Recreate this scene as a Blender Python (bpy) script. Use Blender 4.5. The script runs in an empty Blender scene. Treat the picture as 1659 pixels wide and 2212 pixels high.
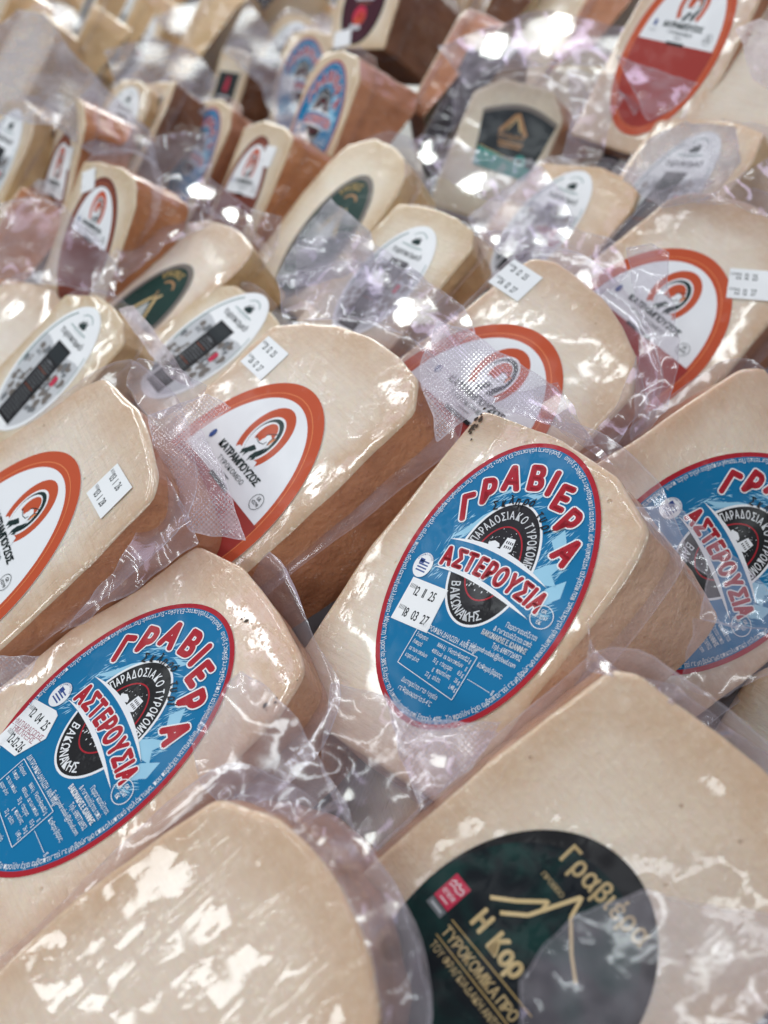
import bpy, bmesh, math, random
import numpy as np
from mathutils import Vector, Matrix, Quaternion, noise, geometry

# ------------------------------------------------------------------ camera, light, exposure
sc = bpy.context.scene
COL = sc.collection
CM = 0.01                                     # everything is laid out in centimetres, one unit = one metre
cam_d = bpy.data.cameras.new('camera'); cam = bpy.data.objects.new('camera', cam_d); COL.objects.link(cam)
R_CAM = Matrix(((0.97014, 0.24254, 0.0), (-0.13626, 0.54503, -0.82727), (-0.20064, 0.80257, 0.5618)))
CAM_POS = Vector((0, 0, 60.0))
cam.matrix_world = Matrix.Translation(CAM_POS * CM) @ R_CAM.to_4x4()
cam_d.sensor_fit = 'VERTICAL'; cam_d.sensor_height = 36; cam_d.lens = 26
cam_d.clip_start = 0.01; cam_d.clip_end = 50
cam_d.dof.use_dof = True; cam_d.dof.focus_distance = 0.335; cam_d.dof.aperture_fstop = 5.0
sc.camera = cam

world = bpy.data.worlds.new('World'); sc.world = world; world.use_nodes = True
bg = world.node_tree.nodes['Background']
bg.inputs[0].default_value = (0.84, 0.76, 0.84, 1); bg.inputs[1].default_value = 0.28

def lamp(name, loc, size, power, col, target=(0, 40, 40)):
    d = bpy.data.lights.new(name, 'AREA'); d.shape = 'RECTANGLE'; d.size, d.size_y = size; d.energy = power; d.color = col
    o = bpy.data.objects.new(name, d); COL.objects.link(o)
    o.location = Vector(loc) * CM
    o.rotation_euler = (Vector(target) - Vector(loc)).to_track_quat('-Z', 'Y').to_euler()
    return o
GREENISH = (0.91, 0.98, 0.99); LILAC = (0.80, 0.70, 1.0); WARMW = (0.95, 1.0, 0.95)
lamp('ceiling_tube', (-60, 10, 235), (1.5, 0.07), 10, GREENISH)
lamp('ceiling_tube', (-162, -78, 165), (1.7, 0.20), 17, GREENISH)
lamp('ceiling_tube', (60, -40, 235), (1.5, 0.07), 8, GREENISH)
lamp('ceiling_tube', (-150, 150, 230), (1.5, 0.07), 10, GREENISH)
lamp('ceiling_tube', (-45, -178, 145), (1.7, 0.20), 12, GREENISH)
lamp('ceiling_tube', (-120, 60, 215), (1.5, 0.06), 6, GREENISH)
lamp('ceiling_tube', (10, 60, 235), (1.5, 0.06), 6, GREENISH)
lamp('ceiling_tube', (165, -90, 120), (1.5, 0.07), 6, GREENISH)
lamp('cabinet_strip', (120, 120, 150), (1.4, 0.3), 6.0, LILAC)
lamp('cabinet_strip', (-20, 75, 190), (1.2, 0.25), 3.0, LILAC)
lamp('cabinet_lamp', (10, 255, 140), (1.4, 1.0), 58, WARMW, (-25, 140, 55))
lamp('cabinet_lamp', (100, 255, 150), (1.4, 1.0), 13, WARMW, (10, 160, 55))

sc.view_settings.view_transform = 'Standard'; sc.view_settings.look = 'None'
sc.view_settings.exposure = -0.50; sc.view_settings.gamma = 1.0
sc.render.engine = 'CYCLES'
sc.cycles.use_denoising = True
sc.cycles.max_bounces = 10; sc.cycles.transparent_max_bounces = 24
sc.cycles.glossy_bounces = 4; sc.cycles.diffuse_bounces = 4; sc.cycles.transmission_bounces = 4
sc.cycles.caustics_reflective = False; sc.cycles.caustics_refractive = False
sc.cycles.sample_clamp_indirect = 6.0

def at(px, py, d):
    """point d centimetres in front of the camera, on the ray through (px, py) of a 1659 x 2212 frame"""
    f = 26 / 36 * 2212
    return CAM_POS + R_CAM @ Vector(((px - 829.5) / f * d, -(py - 1106) / f * d, -d))

# ------------------------------------------------------------------ materials
def lin(r, g, b):
    f = lambda c: (c / 255 / 12.92) if c / 255 <= 0.04045 else ((c / 255 + 0.055) / 1.055) ** 2.4
    return (f(r), f(g), f(b), 1)

class NT:
    def __init__(s, name):
        s.m = bpy.data.materials.new(name); s.m.use_nodes = True; s.t = s.m.node_tree
        s.t.nodes.clear(); s.out = s.n('ShaderNodeOutputMaterial')
    def n(s, typ, **k):
        x = s.t.nodes.new(typ)
        for a, v in k.items():
            if a.startswith('i_'):
                x.inputs[a[2:].replace('_', ' ')].default_value = v
            else: setattr(x, a, v)
        return x
    def l(s, a, b): s.t.links.new(a, b)
    def math(s, op, a, b=None, c=None, clamp=False):
        x = s.n('ShaderNodeMath', operation=op); x.use_clamp = clamp
        for i, v in enumerate((a, b, c)):
            if v is None: continue
            if isinstance(v, (int, float)): x.inputs[i].default_value = v
            else: s.l(v, x.inputs[i])
        return x.outputs[0]
    def coords(s, scale=(1, 1, 1), rot=0.0, rnd=True):
        tc = s.n('ShaderNodeTexCoord'); mp = s.n('ShaderNodeMapping')
        mp.inputs['Scale'].default_value = scale; mp.inputs['Rotation'].default_value = (0, 0, rot)
        s.l(tc.outputs['Object'], mp.inputs[0])
        if rnd:
            oi = s.n('ShaderNodeObjectInfo'); va = s.n('ShaderNodeVectorMath', operation='ADD')
            cx = s.n('ShaderNodeCombineXYZ'); k = s.math('MULTIPLY', oi.outputs['Random'], 91.0)
            for i in range(3): s.l(k, cx.inputs[i])
            s.l(mp.outputs[0], va.inputs[0]); s.l(cx.outputs[0], va.inputs[1]); return va.outputs[0]
        return mp.outputs[0]
    def noise(s, vec, scale, detail=3.0, rough=0.55, dist=0.0):
        x = s.n('ShaderNodeTexNoise'); x.inputs['Scale'].default_value = scale; x.inputs['Detail'].default_value = detail
        x.inputs['Roughness'].default_value = rough; x.inputs['Distortion'].default_value = dist
        s.l(vec, x.inputs['Vector']); return x.outputs['Fac']
    def ramp(s, fac, stops, interp='LINEAR'):
        x = s.n('ShaderNodeValToRGB'); x.color_ramp.interpolation = interp; e = x.color_ramp.elements
        while len(e) < len(stops): e.new(0.5)
        for i, (p, c) in enumerate(stops):
            e[i].position = p; e[i].color = c if isinstance(c, tuple) else (c, c, c, 1)
        s.l(fac, x.inputs[0]); return x.outputs[0]
    def mix(s, fac, a, b, blend='MIX'):
        x = s.n('ShaderNodeMix', data_type='RGBA', blend_type=blend)
        for v, k in ((fac, 0), (a, 6), (b, 7)):
            if isinstance(v, (int, float)): x.inputs[k].default_value = v
            elif isinstance(v, tuple): x.inputs[k].default_value = v
            else: s.l(v, x.inputs[k])
        return x.outputs[2]
    def bump(s, h, dist, strength=1.0, normal=None):
        x = s.n('ShaderNodeBump'); x.inputs['Distance'].default_value = dist; x.inputs['Strength'].default_value = strength
        s.l(h, x.inputs['Height'])
        if normal is not None: s.l(normal, x.inputs['Normal'])
        return x.outputs[0]
    def attr(s, name):
        return s.n('ShaderNodeAttribute', attribute_name=name).outputs['Fac']

def wrap_bump(t, blister, stretch=(1, 1, 1), rot=0.0, wave=0.0022, amount=0.0008, low=0.5, crease=0.0):
    """the film that clings to the cheese: slow waves plus scattered blisters and wrinkles"""
    v = t.coords((1, 1, 1), 0.0)
    vs = t.coords(stretch, rot)
    slow = t.noise(v, 0.16, 2.0, 0.5)
    wr = t.noise(vs, blister, 3.0, 0.5, 0.6)
    wr2 = t.noise(vs, blister * 2.7, 2.0, 0.5)
    mask = t.ramp(t.noise(v, 0.22, 2.0, 0.5), ((low - 0.1, 0.0), (low + 0.12, 1.0)))
    w = t.ramp(wr, ((0.56, 0.0), (0.70, 1.0)))
    w2 = t.ramp(wr2, ((0.58, 0.0), (0.74, 1.0)))
    h = t.math('ADD', t.math('MULTIPLY', w, mask), t.math('MULTIPLY', t.math('MULTIPLY', w2, mask), 0.35))
    b1 = t.bump(slow, wave)
    if crease:
        cr = t.noise(t.coords((0.85, 0.07, 1), rot), 0.9, 1.5, 0.4, 0.3)
        ridge = t.ramp(cr, ((0.44, 0.0), (0.50, 1.0), (0.56, 0.0)))
        b1 = t.bump(ridge, crease, 1.0, b1)
    return t.bump(h, amount, 1.0, b1)

def cheese_mat(name, core, rim, blister=1.6, stretch=(1, 1, 1), rot=0.0, amount=0.0008, wave=0.0022, low=0.5, coat=1.0, spots=0.0, crease=0.0):
    t = NT(name); p = t.n('ShaderNodeBsdfPrincipled'); t.l(p.outputs[0], t.out.inputs[0])
    v = t.coords()
    edge = t.attr('rim')
    en = t.math('ADD', edge, t.math('MULTIPLY', t.math('SUBTRACT', t.noise(v, 0.5, 3.0), 0.5), 0.25))
    f = t.ramp(en, ((0.52, 0.0), (0.80, 0.35), (1.0, 1.0)))
    big = t.noise(v, 0.28, 3.0, 0.55)
    fine = t.noise(v, 2.6, 4.0, 0.65)
    c = t.mix(f, core, rim)
    c = t.mix(t.ramp(big, ((0.35, 0.0), (0.7, 0.5))), c, t.mix(0.5, core, rim))
    c = t.mix(t.ramp(fine, ((0.45, 0.0), (0.75, 0.22))), c, (0.9, 0.80, 0.62, 1))
    knife = t.noise(t.coords((0.25, 5.0, 1), 0.5), 1.0, 4.0, 0.6, 0.2)
    c = t.mix(t.ramp(knife, ((0.50, 0.0), (0.72, 0.22))), c, rim)
    eye = t.n('ShaderNodeTexVoronoi'); eye.inputs['Scale'].default_value = 0.75; t.l(v, eye.inputs['Vector'])
    pit = t.ramp(eye.outputs['Distance'], ((0.04, 1.0), (0.085, 0.0)))
    keep = t.ramp(t.noise(v, 0.45, 1.0), ((0.52, 0.0), (0.56, 1.0)))
    pit = t.math('MULTIPLY', pit, keep)
    c = t.mix(t.math('MULTIPLY', pit, 0.38), c, (rim[0] * .62, rim[1] * .55, rim[2] * .45, 1))
    if spots:
        d = t.ramp(t.noise(v, 4.5, 1.0, 0.4), ((0.74, 0.0), (0.80, spots)))
        c = t.mix(d, c, (0.30, 0.16, 0.07, 1))
    t.l(c, p.inputs['Base Color'])
    p.inputs['Roughness'].default_value = 0.5; p.inputs['Specular IOR Level'].default_value = 0.25
    p.inputs['Subsurface Weight'].default_value = 0.35; p.inputs['Subsurface Radius'].default_value = (1.0, 0.45, 0.2)
    p.inputs['Subsurface Scale'].default_value = 0.006
    p.inputs['Coat Weight'].default_value = coat; p.inputs['Coat Roughness'].default_value = 0.05; p.inputs['Coat IOR'].default_value = 1.5
    nb = wrap_bump(t, blister, stretch, rot, wave, amount, low, crease)
    t.l(nb, p.inputs['Coat Normal'])
    hh = t.math('SUBTRACT', t.math('ADD', fine, t.math('MULTIPLY', knife, 0.6)), pit)
    t.l(t.bump(hh, 0.0006), p.inputs['Normal'])
    return t.m

def rind_mat(name, a, b, c3, streak=(2.0, 0.7, 0.5), coat=0.8):
    t = NT(name); p = t.n('ShaderNodeBsdfPrincipled'); t.l(p.outputs[0], t.out.inputs[0])
    v = t.coords(); vs = t.coords(streak)
    n1 = t.noise(v, 0.3, 4.0, 0.6); n2 = t.noise(vs, 0.8, 4.0, 0.6, 0.4); n3 = t.noise(v, 3.0, 3.0, 0.6)
    c = t.mix(t.ramp(n1, ((0.3, 0.0), (0.72, 1.0))), a, b)
    c = t.mix(t.ramp(n2, ((0.48, 0.0), (0.75, 0.5))), c, c3)
    c = t.mix(t.ramp(n3, ((0.66, 0.0), (0.76, 0.5))), c, (c3[0] * 0.5, c3[1] * 0.5, c3[2] * 0.5, 1))
    t.l(c, p.inputs['Base Color'])
    p.inputs['Roughness'].default_value = 0.55; p.inputs['Specular IOR Level'].default_value = 0.25
    p.inputs['Subsurface Weight'].default_value = 0.2; p.inputs['Subsurface Radius'].default_value = (1.0, 0.4, 0.15)
    p.inputs['Subsurface Scale'].default_value = 0.005
    p.inputs['Coat Weight'].default_value = coat; p.inputs['Coat Roughness'].default_value = 0.10
    t.l(wrap_bump(t, 0.9, (1, 1, 2), 0.3, 0.003, 0.0012, 0.45), p.inputs['Coat Normal'])
    h = t.math('ADD', n2, t.math('MULTIPLY', n3, 0.4))
    t.l(t.bump(h, 0.0018), p.inputs['Normal'])
    return t.m

def ink(name, rgb, rough=0.5, coat=0.13, second=None, scale=0.5):
    t = NT(name); p = t.n('ShaderNodeBsdfPrincipled'); t.l(p.outputs[0], t.out.inputs[0])
    v = t.coords()
    if second:
        c = t.mix(t.ramp(t.noise(v, scale, 3.0, 0.6, 0.8), ((0.42, 0.0), (0.62, 1.0))), rgb, second)
    else:
        c = t.mix(t.ramp(t.noise(v, 1.2, 4.0), ((0.3, 0.0), (0.8, 0.10))), rgb, (rgb[0] * .8, rgb[1] * .8, rgb[2] * .8, 1))
    t.l(c, p.inputs['Base Color'])
    p.inputs['Roughness'].default_value = rough; p.inputs['Specular IOR Level'].default_value = 0.12
    p.inputs['Coat Weight'].default_value = coat; p.inputs['Coat Roughness'].default_value = 0.12
    t.l(wrap_bump(t, 1.0, (1, .6, 1), 0.4, 0.003, 0.0008, 0.55), p.inputs['Coat Normal'])
    return t.m

def film_mat(name, milky=0.10, tint=(0.93, 0.915, 0.95, 1), crumple=0.0005, emboss=False, gloss=1.5, body=(0.74, 0.71, 0.80, 1), rough=0.13, scale=0.4):
    t = NT(name)
    v = t.coords((1, 1, 1), 0.0); vs = t.coords((1, 0.35, 1), 0.6)
    h = t.math('ADD', t.noise(v, scale, 3.0, 0.5, 0.8), t.math('MULTIPLY', t.noise(vs, scale * 2.2, 2.0, 0.5, 0.5), 0.55))
    nb = t.bump(h, crumple)
    if emboss:
        uv = t.n('ShaderNodeUVMap'); sp = t.n('ShaderNodeSeparateXYZ'); t.l(uv.outputs[0], sp.inputs[0])
        k = 2 * math.pi / 0.24
        e = t.math('MULTIPLY', t.math('SINE', t.math('MULTIPLY', sp.outputs[0], k)), t.math('SINE', t.math('MULTIPLY', sp.outputs[1], k)))
        nb = t.bump(e, 0.00012, 1.0, nb)
    gl = t.n('ShaderNodeBsdfGlossy'); gl.inputs['Roughness'].default_value = rough; gl.inputs['Color'].default_value = (1, 1, 1, 1)
    t.l(nb, gl.inputs['Normal'])
    tr = t.n('ShaderNodeBsdfTransparent'); tr.inputs['Color'].default_value = tint
    df = t.n('ShaderNodeBsdfDiffuse'); df.inputs['Color'].default_value = body
    tl = t.n('ShaderNodeBsdfTranslucent'); tl.inputs['Color'].default_value = body
    dt = t.n('ShaderNodeMixShader'); dt.inputs[0].default_value = 0.4; t.l(df.outputs[0], dt.inputs[1]); t.l(tl.outputs[0], dt.inputs[2])
    m1 = t.n('ShaderNodeMixShader')
    hz = t.math('MULTIPLY_ADD', t.ramp(t.noise(v, 0.5, 3.0), ((0.35, 0.0), (0.75, 1.0))), milky, milky * 0.5)
    if emboss: hz = t.math('ADD', hz, t.math('MULTIPLY', t.math('ADD', e, 1.0), 0.07))
    hz = t.math('ADD', hz, t.math('MULTIPLY', t.attr('hem'), 0.22), clamp=True)
    t.l(hz, m1.inputs[0]); t.l(tr.outputs[0], m1.inputs[1]); t.l(dt.outputs[0], m1.inputs[2])
    fr = t.n('ShaderNodeFresnel'); t.l(nb, fr.inputs['Normal'])
    ge = t.n('ShaderNodeNewGeometry'); t.l(t.math('MULTIPLY_ADD', ge.outputs['Backfacing'], 1 / 1.5 - 1.5, 1.5), fr.inputs['IOR'])   # the same film from either side
    ff = t.math('MULTIPLY_ADD', fr.outputs[0], gloss, 0.0, clamp=True)
    m2 = t.n('ShaderNodeMixShader'); t.l(ff, m2.inputs[0]); t.l(m1.outputs[0], m2.inputs[1]); t.l(gl.outputs[0], m2.inputs[2])
    t.l(m2.outputs[0], t.out.inputs[0])
    return t.m

K = lambda r, g, b: lin(r, g, b)
CORE = (0.765, 0.66, 0.54, 1); RIMC = (0.58, 0.385, 0.26, 1)
M = {}
M['paste_pale'] = cheese_mat('cheese_pale', (0.775, 0.705, 0.61, 1), (0.57, 0.40, 0.27, 1), 1.3, (1.7, .55, 1), .5, 0.0013, 0.0026, 0.57)
M['paste_speck'] = cheese_mat('cheese_speckled', CORE, RIMC, 1.8, (1, 1, 1), 0, 0.0012, 0.0035, 0.52)
M['paste_smooth'] = cheese_mat('cheese_smooth', (0.76, 0.685, 0.565, 1), (0.54, 0.40, 0.25, 1), 1.2, (1, 1, 1), 0, 0.0005, 0.003, 0.55, 0.6)
M['paste_crease'] = cheese_mat('cheese_creased', (0.755, 0.635, 0.525, 1), (0.58, 0.40, 0.265, 1), 0.75, (1.5, .4, 1), 0.15, 0.0026, 0.005, 0.48, 1.0, 0.0, 0.0010)
M['paste_blotch'] = cheese_mat('cheese_blotched', (0.755, 0.645, 0.53, 1), (0.58, 0.40, 0.265, 1), 1.0, (1.5, .5, 1), 0.3, 0.0024, 0.0045, 0.42)
M['paste_shrink'] = cheese_mat('cheese_shrunk', (0.72, 0.58, 0.44, 1), (0.56, 0.38, 0.23, 1), 1.0, (0.2, 3.0, 1), 0.0, 0.008, 0.003, 0.05)
M['paste_grey'] = cheese_mat('cheese_mouldy', (0.62, 0.57, 0.46, 1), (0.50, 0.42, 0.32, 1), 1.0, (1, 1, 1), 0, 0.0012, 0.003, 0.4, 1.0, 0.6)
M['rind_brown'] = rind_mat('rind_brown', (0.52, 0.235, 0.12, 1), (0.42, 0.175, 0.09, 1), (0.28, 0.11, 0.06, 1))
M['rind_russet'] = rind_mat('rind_russet', (0.50, 0.215, 0.09, 1), (0.43, 0.17, 0.07, 1), (0.34, 0.125, 0.05, 1), (1, 1, 1))
M['rind_tan'] = rind_mat('rind_tan', (0.54, 0.315, 0.20, 1), (0.45, 0.245, 0.15, 1), (0.36, 0.18, 0.105, 1), (1, 1, 1))
M['rind_pale'] = rind_mat('rind_pale', (0.64, 0.43, 0.31, 1), (0.57, 0.36, 0.24, 1), (0.48, 0.28, 0.17, 1), (1, 1, 1))
M['rind_gold'] = rind_mat('rind_gold', (0.68, 0.49, 0.27, 1), (0.59, 0.40, 0.20, 1), (0.52, 0.33, 0.16, 1), (1, 1, 1))
M['rind_black'] = rind_mat('rind_black', (0.016, 0.014, 0.02, 1), (0.024, 0.018, 0.022, 1), (0.03, 0.016, 0.016, 1), (1, 1, 1))
M['rind_dark'] = rind_mat('rind_dark', (0.19, 0.075, 0.03, 1), (0.13, 0.05, 0.022, 1), (0.09, 0.035, 0.016, 1), (1, 1, 1))
M['film'] = film_mat('film_clear', 0.16)
M['film_milky'] = film_mat('film_milky', 0.22, crumple=0.0005)
M['film_seal'] = film_mat('film_seal', 0.24, emboss=True)
M['film_sealm'] = film_mat('film_seal_milky', 0.5, emboss=True, body=(0.5, 0.5, 0.54, 1))
M['film_crumple'] = film_mat('film_crumpled', 0.24, crumple=0.0008, scale=0.4, rough=0.15)
M['film_fog'] = film_mat('film_fogged', 0.50, crumple=0.0008, rough=0.25, scale=0.3, gloss=0.35, body=(0.46, 0.45, 0.50, 1))
M['film_frost'] = film_mat('film_frosted', 0.55, crumple=0.0008, rough=0.2, scale=1.2, body=(0.80, 0.72, 0.76, 1))

I = {}
for nm, c in dict(blue=(0.001, 0.155, 0.34), pale=(0.30, 0.56, 0.72), red=(0.38, 0.014, 0.026), white=(0.78, 0.80, 0.82), black=(0.012, 0.012, 0.014),
                  orange=(0.50, 0.085, 0.034), rust=(0.17, 0.045, 0.030), crimson=(0.33, 0.040, 0.032), greenblack=(0.010, 0.028, 0.028), paper=(0.82, 0.84, 0.85),
                  grey=(0.16, 0.17, 0.18), taupe=(0.17, 0.15, 0.135), lightgrey=(0.52, 0.54, 0.56), sage=(0.20, 0.30, 0.29), darkgreen=(0.006, 0.036, 0.030),
                  gold=(0.52, 0.36, 0.14), paleg=(0.62, 0.47, 0.24), maroon=(0.055, 0.012, 0.022), pink=(0.52, 0.03, 0.075), navy=(0.03, 0.07, 0.25),
                  peach=(0.75, 0.25, 0.10), mould=(0.07, 0.05, 0.035), teal=(0.03, 0.22, 0.19), bronze=(0.34, 0.19, 0.09), brown=(0.30, 0.10, 0.06), slate=(0.020, 0.026, 0.030),
                  cloth=(0.50, 0.53, 0.52), stampred=(0.35, 0.10, 0.14)).items():
    I[nm] = ink('ink_' + nm, c + (1,))
I['nightgreen'] = ink('ink_nightgreen', (0.005, 0.008, 0.012, 1), 0.5, 0.06, (0.005, 0.034, 0.031, 1), 0.3)
I['darkbox'] = ink('ink_darkbox', (0.022, 0.024, 0.026, 1))

# ------------------------------------------------------------------ flat printing: outlines and lettering stacked in thin layers
_fc = bpy.data.curves.new('lettering', 'FONT'); _fo = bpy.data.objects.new('lettering', _fc); _fc.resolution_u = 3
_gl = {}
def glyph(ch, off):
    k = (ch, off)
    if k not in _gl:
        _fc.body = ch; _fc.size = 1; _fc.offset = off
        m = _fo.to_mesh()
        vs = [(v.co.x / 0.728, v.co.y / 0.728) for v in m.vertices]; fs = [tuple(p.vertices) for p in m.polygons]
        _fo.to_mesh_clear(); _gl[k] = (vs, fs)
    return _gl[k]

class Flat:
    DZ = 0.0035
    def __init__(s, z=0.0): s.v = []; s.f = []; s.mi = []; s.mats = []; s.z = z
    def up(s, n=1): s.z += s.DZ * n
    def _m(s, name):
        if name not in s.mats: s.mats.append(name)
        return s.mats.index(name)
    def add(s, vs, fs, mat):
        b = len(s.v); k = s._m(mat)
        s.v += [(x, y, s.z) for x, y in vs]
        for f in fs: s.f.append(tuple(i + b for i in f)); s.mi.append(k)
    def poly(s, pts, mat): s.add(pts, [tuple(range(len(pts)))], mat)
    def quad(s, x0, y0, x1, y1, mat): s.poly([(x0, y0), (x1, y0), (x1, y1), (x0, y1)], mat)
    def ell(s, cx, cy, a, b, mat, n=72, ymin=None, ymax=None):
        pts = [(cx + a * math.cos(2 * math.pi * i / n), cy + b * math.sin(2 * math.pi * i / n)) for i in range(n)]
        if ymin is not None or ymax is not None:
            out = []
            for i in range(n):
                p, q = pts[i], pts[(i + 1) % n]
                for lim, sg in ((ymin, 1), (ymax, -1)):
                    pass
                out.append(p)
            def clip(ps, lim, sg):
                r = []
                for i in range(len(ps)):
                    p, q = ps[i], ps[(i + 1) % len(ps)]; a_, b_ = sg * (p[1] - lim), sg * (q[1] - lim)
                    if a_ >= 0: r.append(p)
                    if (a_ < 0) != (b_ < 0):
                        t = a_ / (a_ - b_); r.append((p[0] + t * (q[0] - p[0]), p[1] + t * (q[1] - p[1])))
                return r
            if ymin is not None: pts = clip(pts, ymin, 1)
            if ymax is not None: pts = clip(pts, ymax, -1)
        if len(pts) > 2: s.poly(pts, mat)
    def ring(s, cx, cy, a, b, w, mat, a0=0, a1=360, n=72, w2=None):
        vs = []; fs = []
        for i in range(n + 1):
            t = math.radians(a0 + (a1 - a0) * i / n); c, d = math.cos(t), math.sin(t)
            vs += [(cx + a * c, cy + b * d), (cx + (a - w) * c, cy + (b - w) * d)]
        for i in range(n): fs.append((2 * i, 2 * i + 2, 2 * i + 3, 2 * i + 1))
        s.add(vs, fs, mat)
    def line(s, pts, w, mat):
        for (x0, y0), (x1, y1) in zip(pts, pts[1:]):
            dx, dy = x1 - x0, y1 - y0; L = math.hypot(dx, dy) or 1; nx, ny = -dy / L * w / 2, dx / L * w / 2
            s.poly([(x0 + nx, y0 + ny), (x0 - nx, y0 - ny), (x1 - nx, y1 - ny), (x1 + nx, y1 + ny)], mat)
    def ch(s, c, x, y, h, ang, mat, xs=1.0, off=0.0, shear=0.0, centre=False):
        if off > 0.009:                      # heavier strokes: the glyph swept round a small circle
            n = 16 if off > .08 else 8; z0 = s.z; r = off * h * 1.3
            for i in range(n):
                t = 2 * math.pi * i / n; s.z = z0 - i * .00008
                s.ch(c, x + r * math.cos(t), y + r * math.sin(t), h, ang, mat, xs, 0.0, shear, centre)
            s.z = z0
        vs, fs = glyph(c, 0.0)
        if not vs: return 0
        x0 = min(v[0] for v in vs); x1 = max(v[0] for v in vs)
        ca, sa = math.cos(ang), math.sin(ang); ox = -(x0 + x1) / 2 if centre else -x0
        oy = -0.5 if centre else 0
        out = []
        for vx, vy in vs:
            a = ((vx + ox) + shear * vy) * h * xs; b = (vy + oy) * h
            out.append((x + a * ca - b * sa, y + a * sa + b * ca))
        s.add(out, fs, mat)
        return (x1 - x0) * h * xs
    def width(s, txt, h, xs, sp):
        w = 0
        for c in txt:
            if c == ' ': w += 0.30 * h * xs
            else:
                g = glyph(c, 0.0)[0]; w += (max(v[0] for v in g) - min(v[0] for v in g) + sp) * h * xs
        return w
    def text(s, txt, x, y, h, mat, xs=1.0, off=0.0, ang=0.0, align='L', sp=0.14, shear=0.0, w=None):
        if w: xs = w / max(s.width(txt, h, 1.0, sp), 1e-6)
        L = s.width(txt, h, xs, sp); d = {'L': 0, 'C': -L / 2, 'R': -L}[align]
        ca, sa = math.cos(ang), math.sin(ang)
        for c in txt:
            if c == ' ': d += 0.30 * h * xs; continue
            g = glyph(c, 0.0)[0]; gw = (max(v[0] for v in g) - min(v[0] for v in g)) * h * xs
            s.ch(c, x + d * ca, y + d * sa, h, ang, mat, xs, off, shear); d += gw + sp * h * xs
    def arc(s, txt, path, h, mat, xs=1.0, off=0.0, sp=0.14, start=0.0, shear=0.0):
        """text along a polyline, heads to the left of travel"""
        seg = [math.dist(a, b) for a, b in zip(path, path[1:])]; cum = [0]
        for q in seg: cum.append(cum[-1] + q)
        d = start
        for c in txt:
            if c == ' ': d += 0.30 * h * xs; continue
            g = glyph(c, 0.0)[0]; gw = (max(v[0] for v in g) - min(v[0] for v in g)) * h * xs
            m = d + gw / 2
            if m >= cum[-1]: break
            i = max(j for j in range(len(seg)) if cum[j] <= m); t = (m - cum[i]) / seg[i]
            px = path[i][0] + t * (path[i + 1][0] - path[i][0]); py = path[i][1] + t * (path[i + 1][1] - path[i][1])
            an = math.atan2(path[i + 1][1] - path[i][1], path[i + 1][0] - path[i][0])
            s.ch(c, px - math.cos(an) * gw / 2, py - math.sin(an) * gw / 2, h, an, mat, xs, off, shear); d += gw + sp * h * xs
    def mesh(s, name):
        me = bpy.data.meshes.new(name); me.from_pydata(s.v, [], s.f)
        for k in s.mats: me.materials.append(I[k])
        me.polygons.foreach_set('material_index', s.mi); me.update()
        bm = bmesh.new(); bm.from_mesh(me); bm.normal_update()
        fl = [f for f in bm.faces if f.normal.z < 0]
        if fl: bmesh.ops.reverse_faces(bm, faces=fl)
        bm.to_mesh(me); bm.free()
        return me
    def edge_skirt(s, pts, z0, mat):
        """the cut edge of the paper, down to the film"""
        b = len(s.v); k = s._m(mat); n = len(pts)
        s.v += [(x, y, s.z) for x, y in pts] + [(x, y, z0) for x, y in pts]
        for i in range(n):
            j = (i + 1) % n; s.f.append((b + i, b + n + i, b + n + j, b + j)); s.mi.append(k)

def epts(cx, cy, a, b, t0, t1, n=90):
    return [(cx + a * math.cos(math.radians(t0 + (t1 - t0) * i / n)), cy + b * math.sin(math.radians(t0 + (t1 - t0) * i / n))) for i in range(n + 1)]

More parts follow.
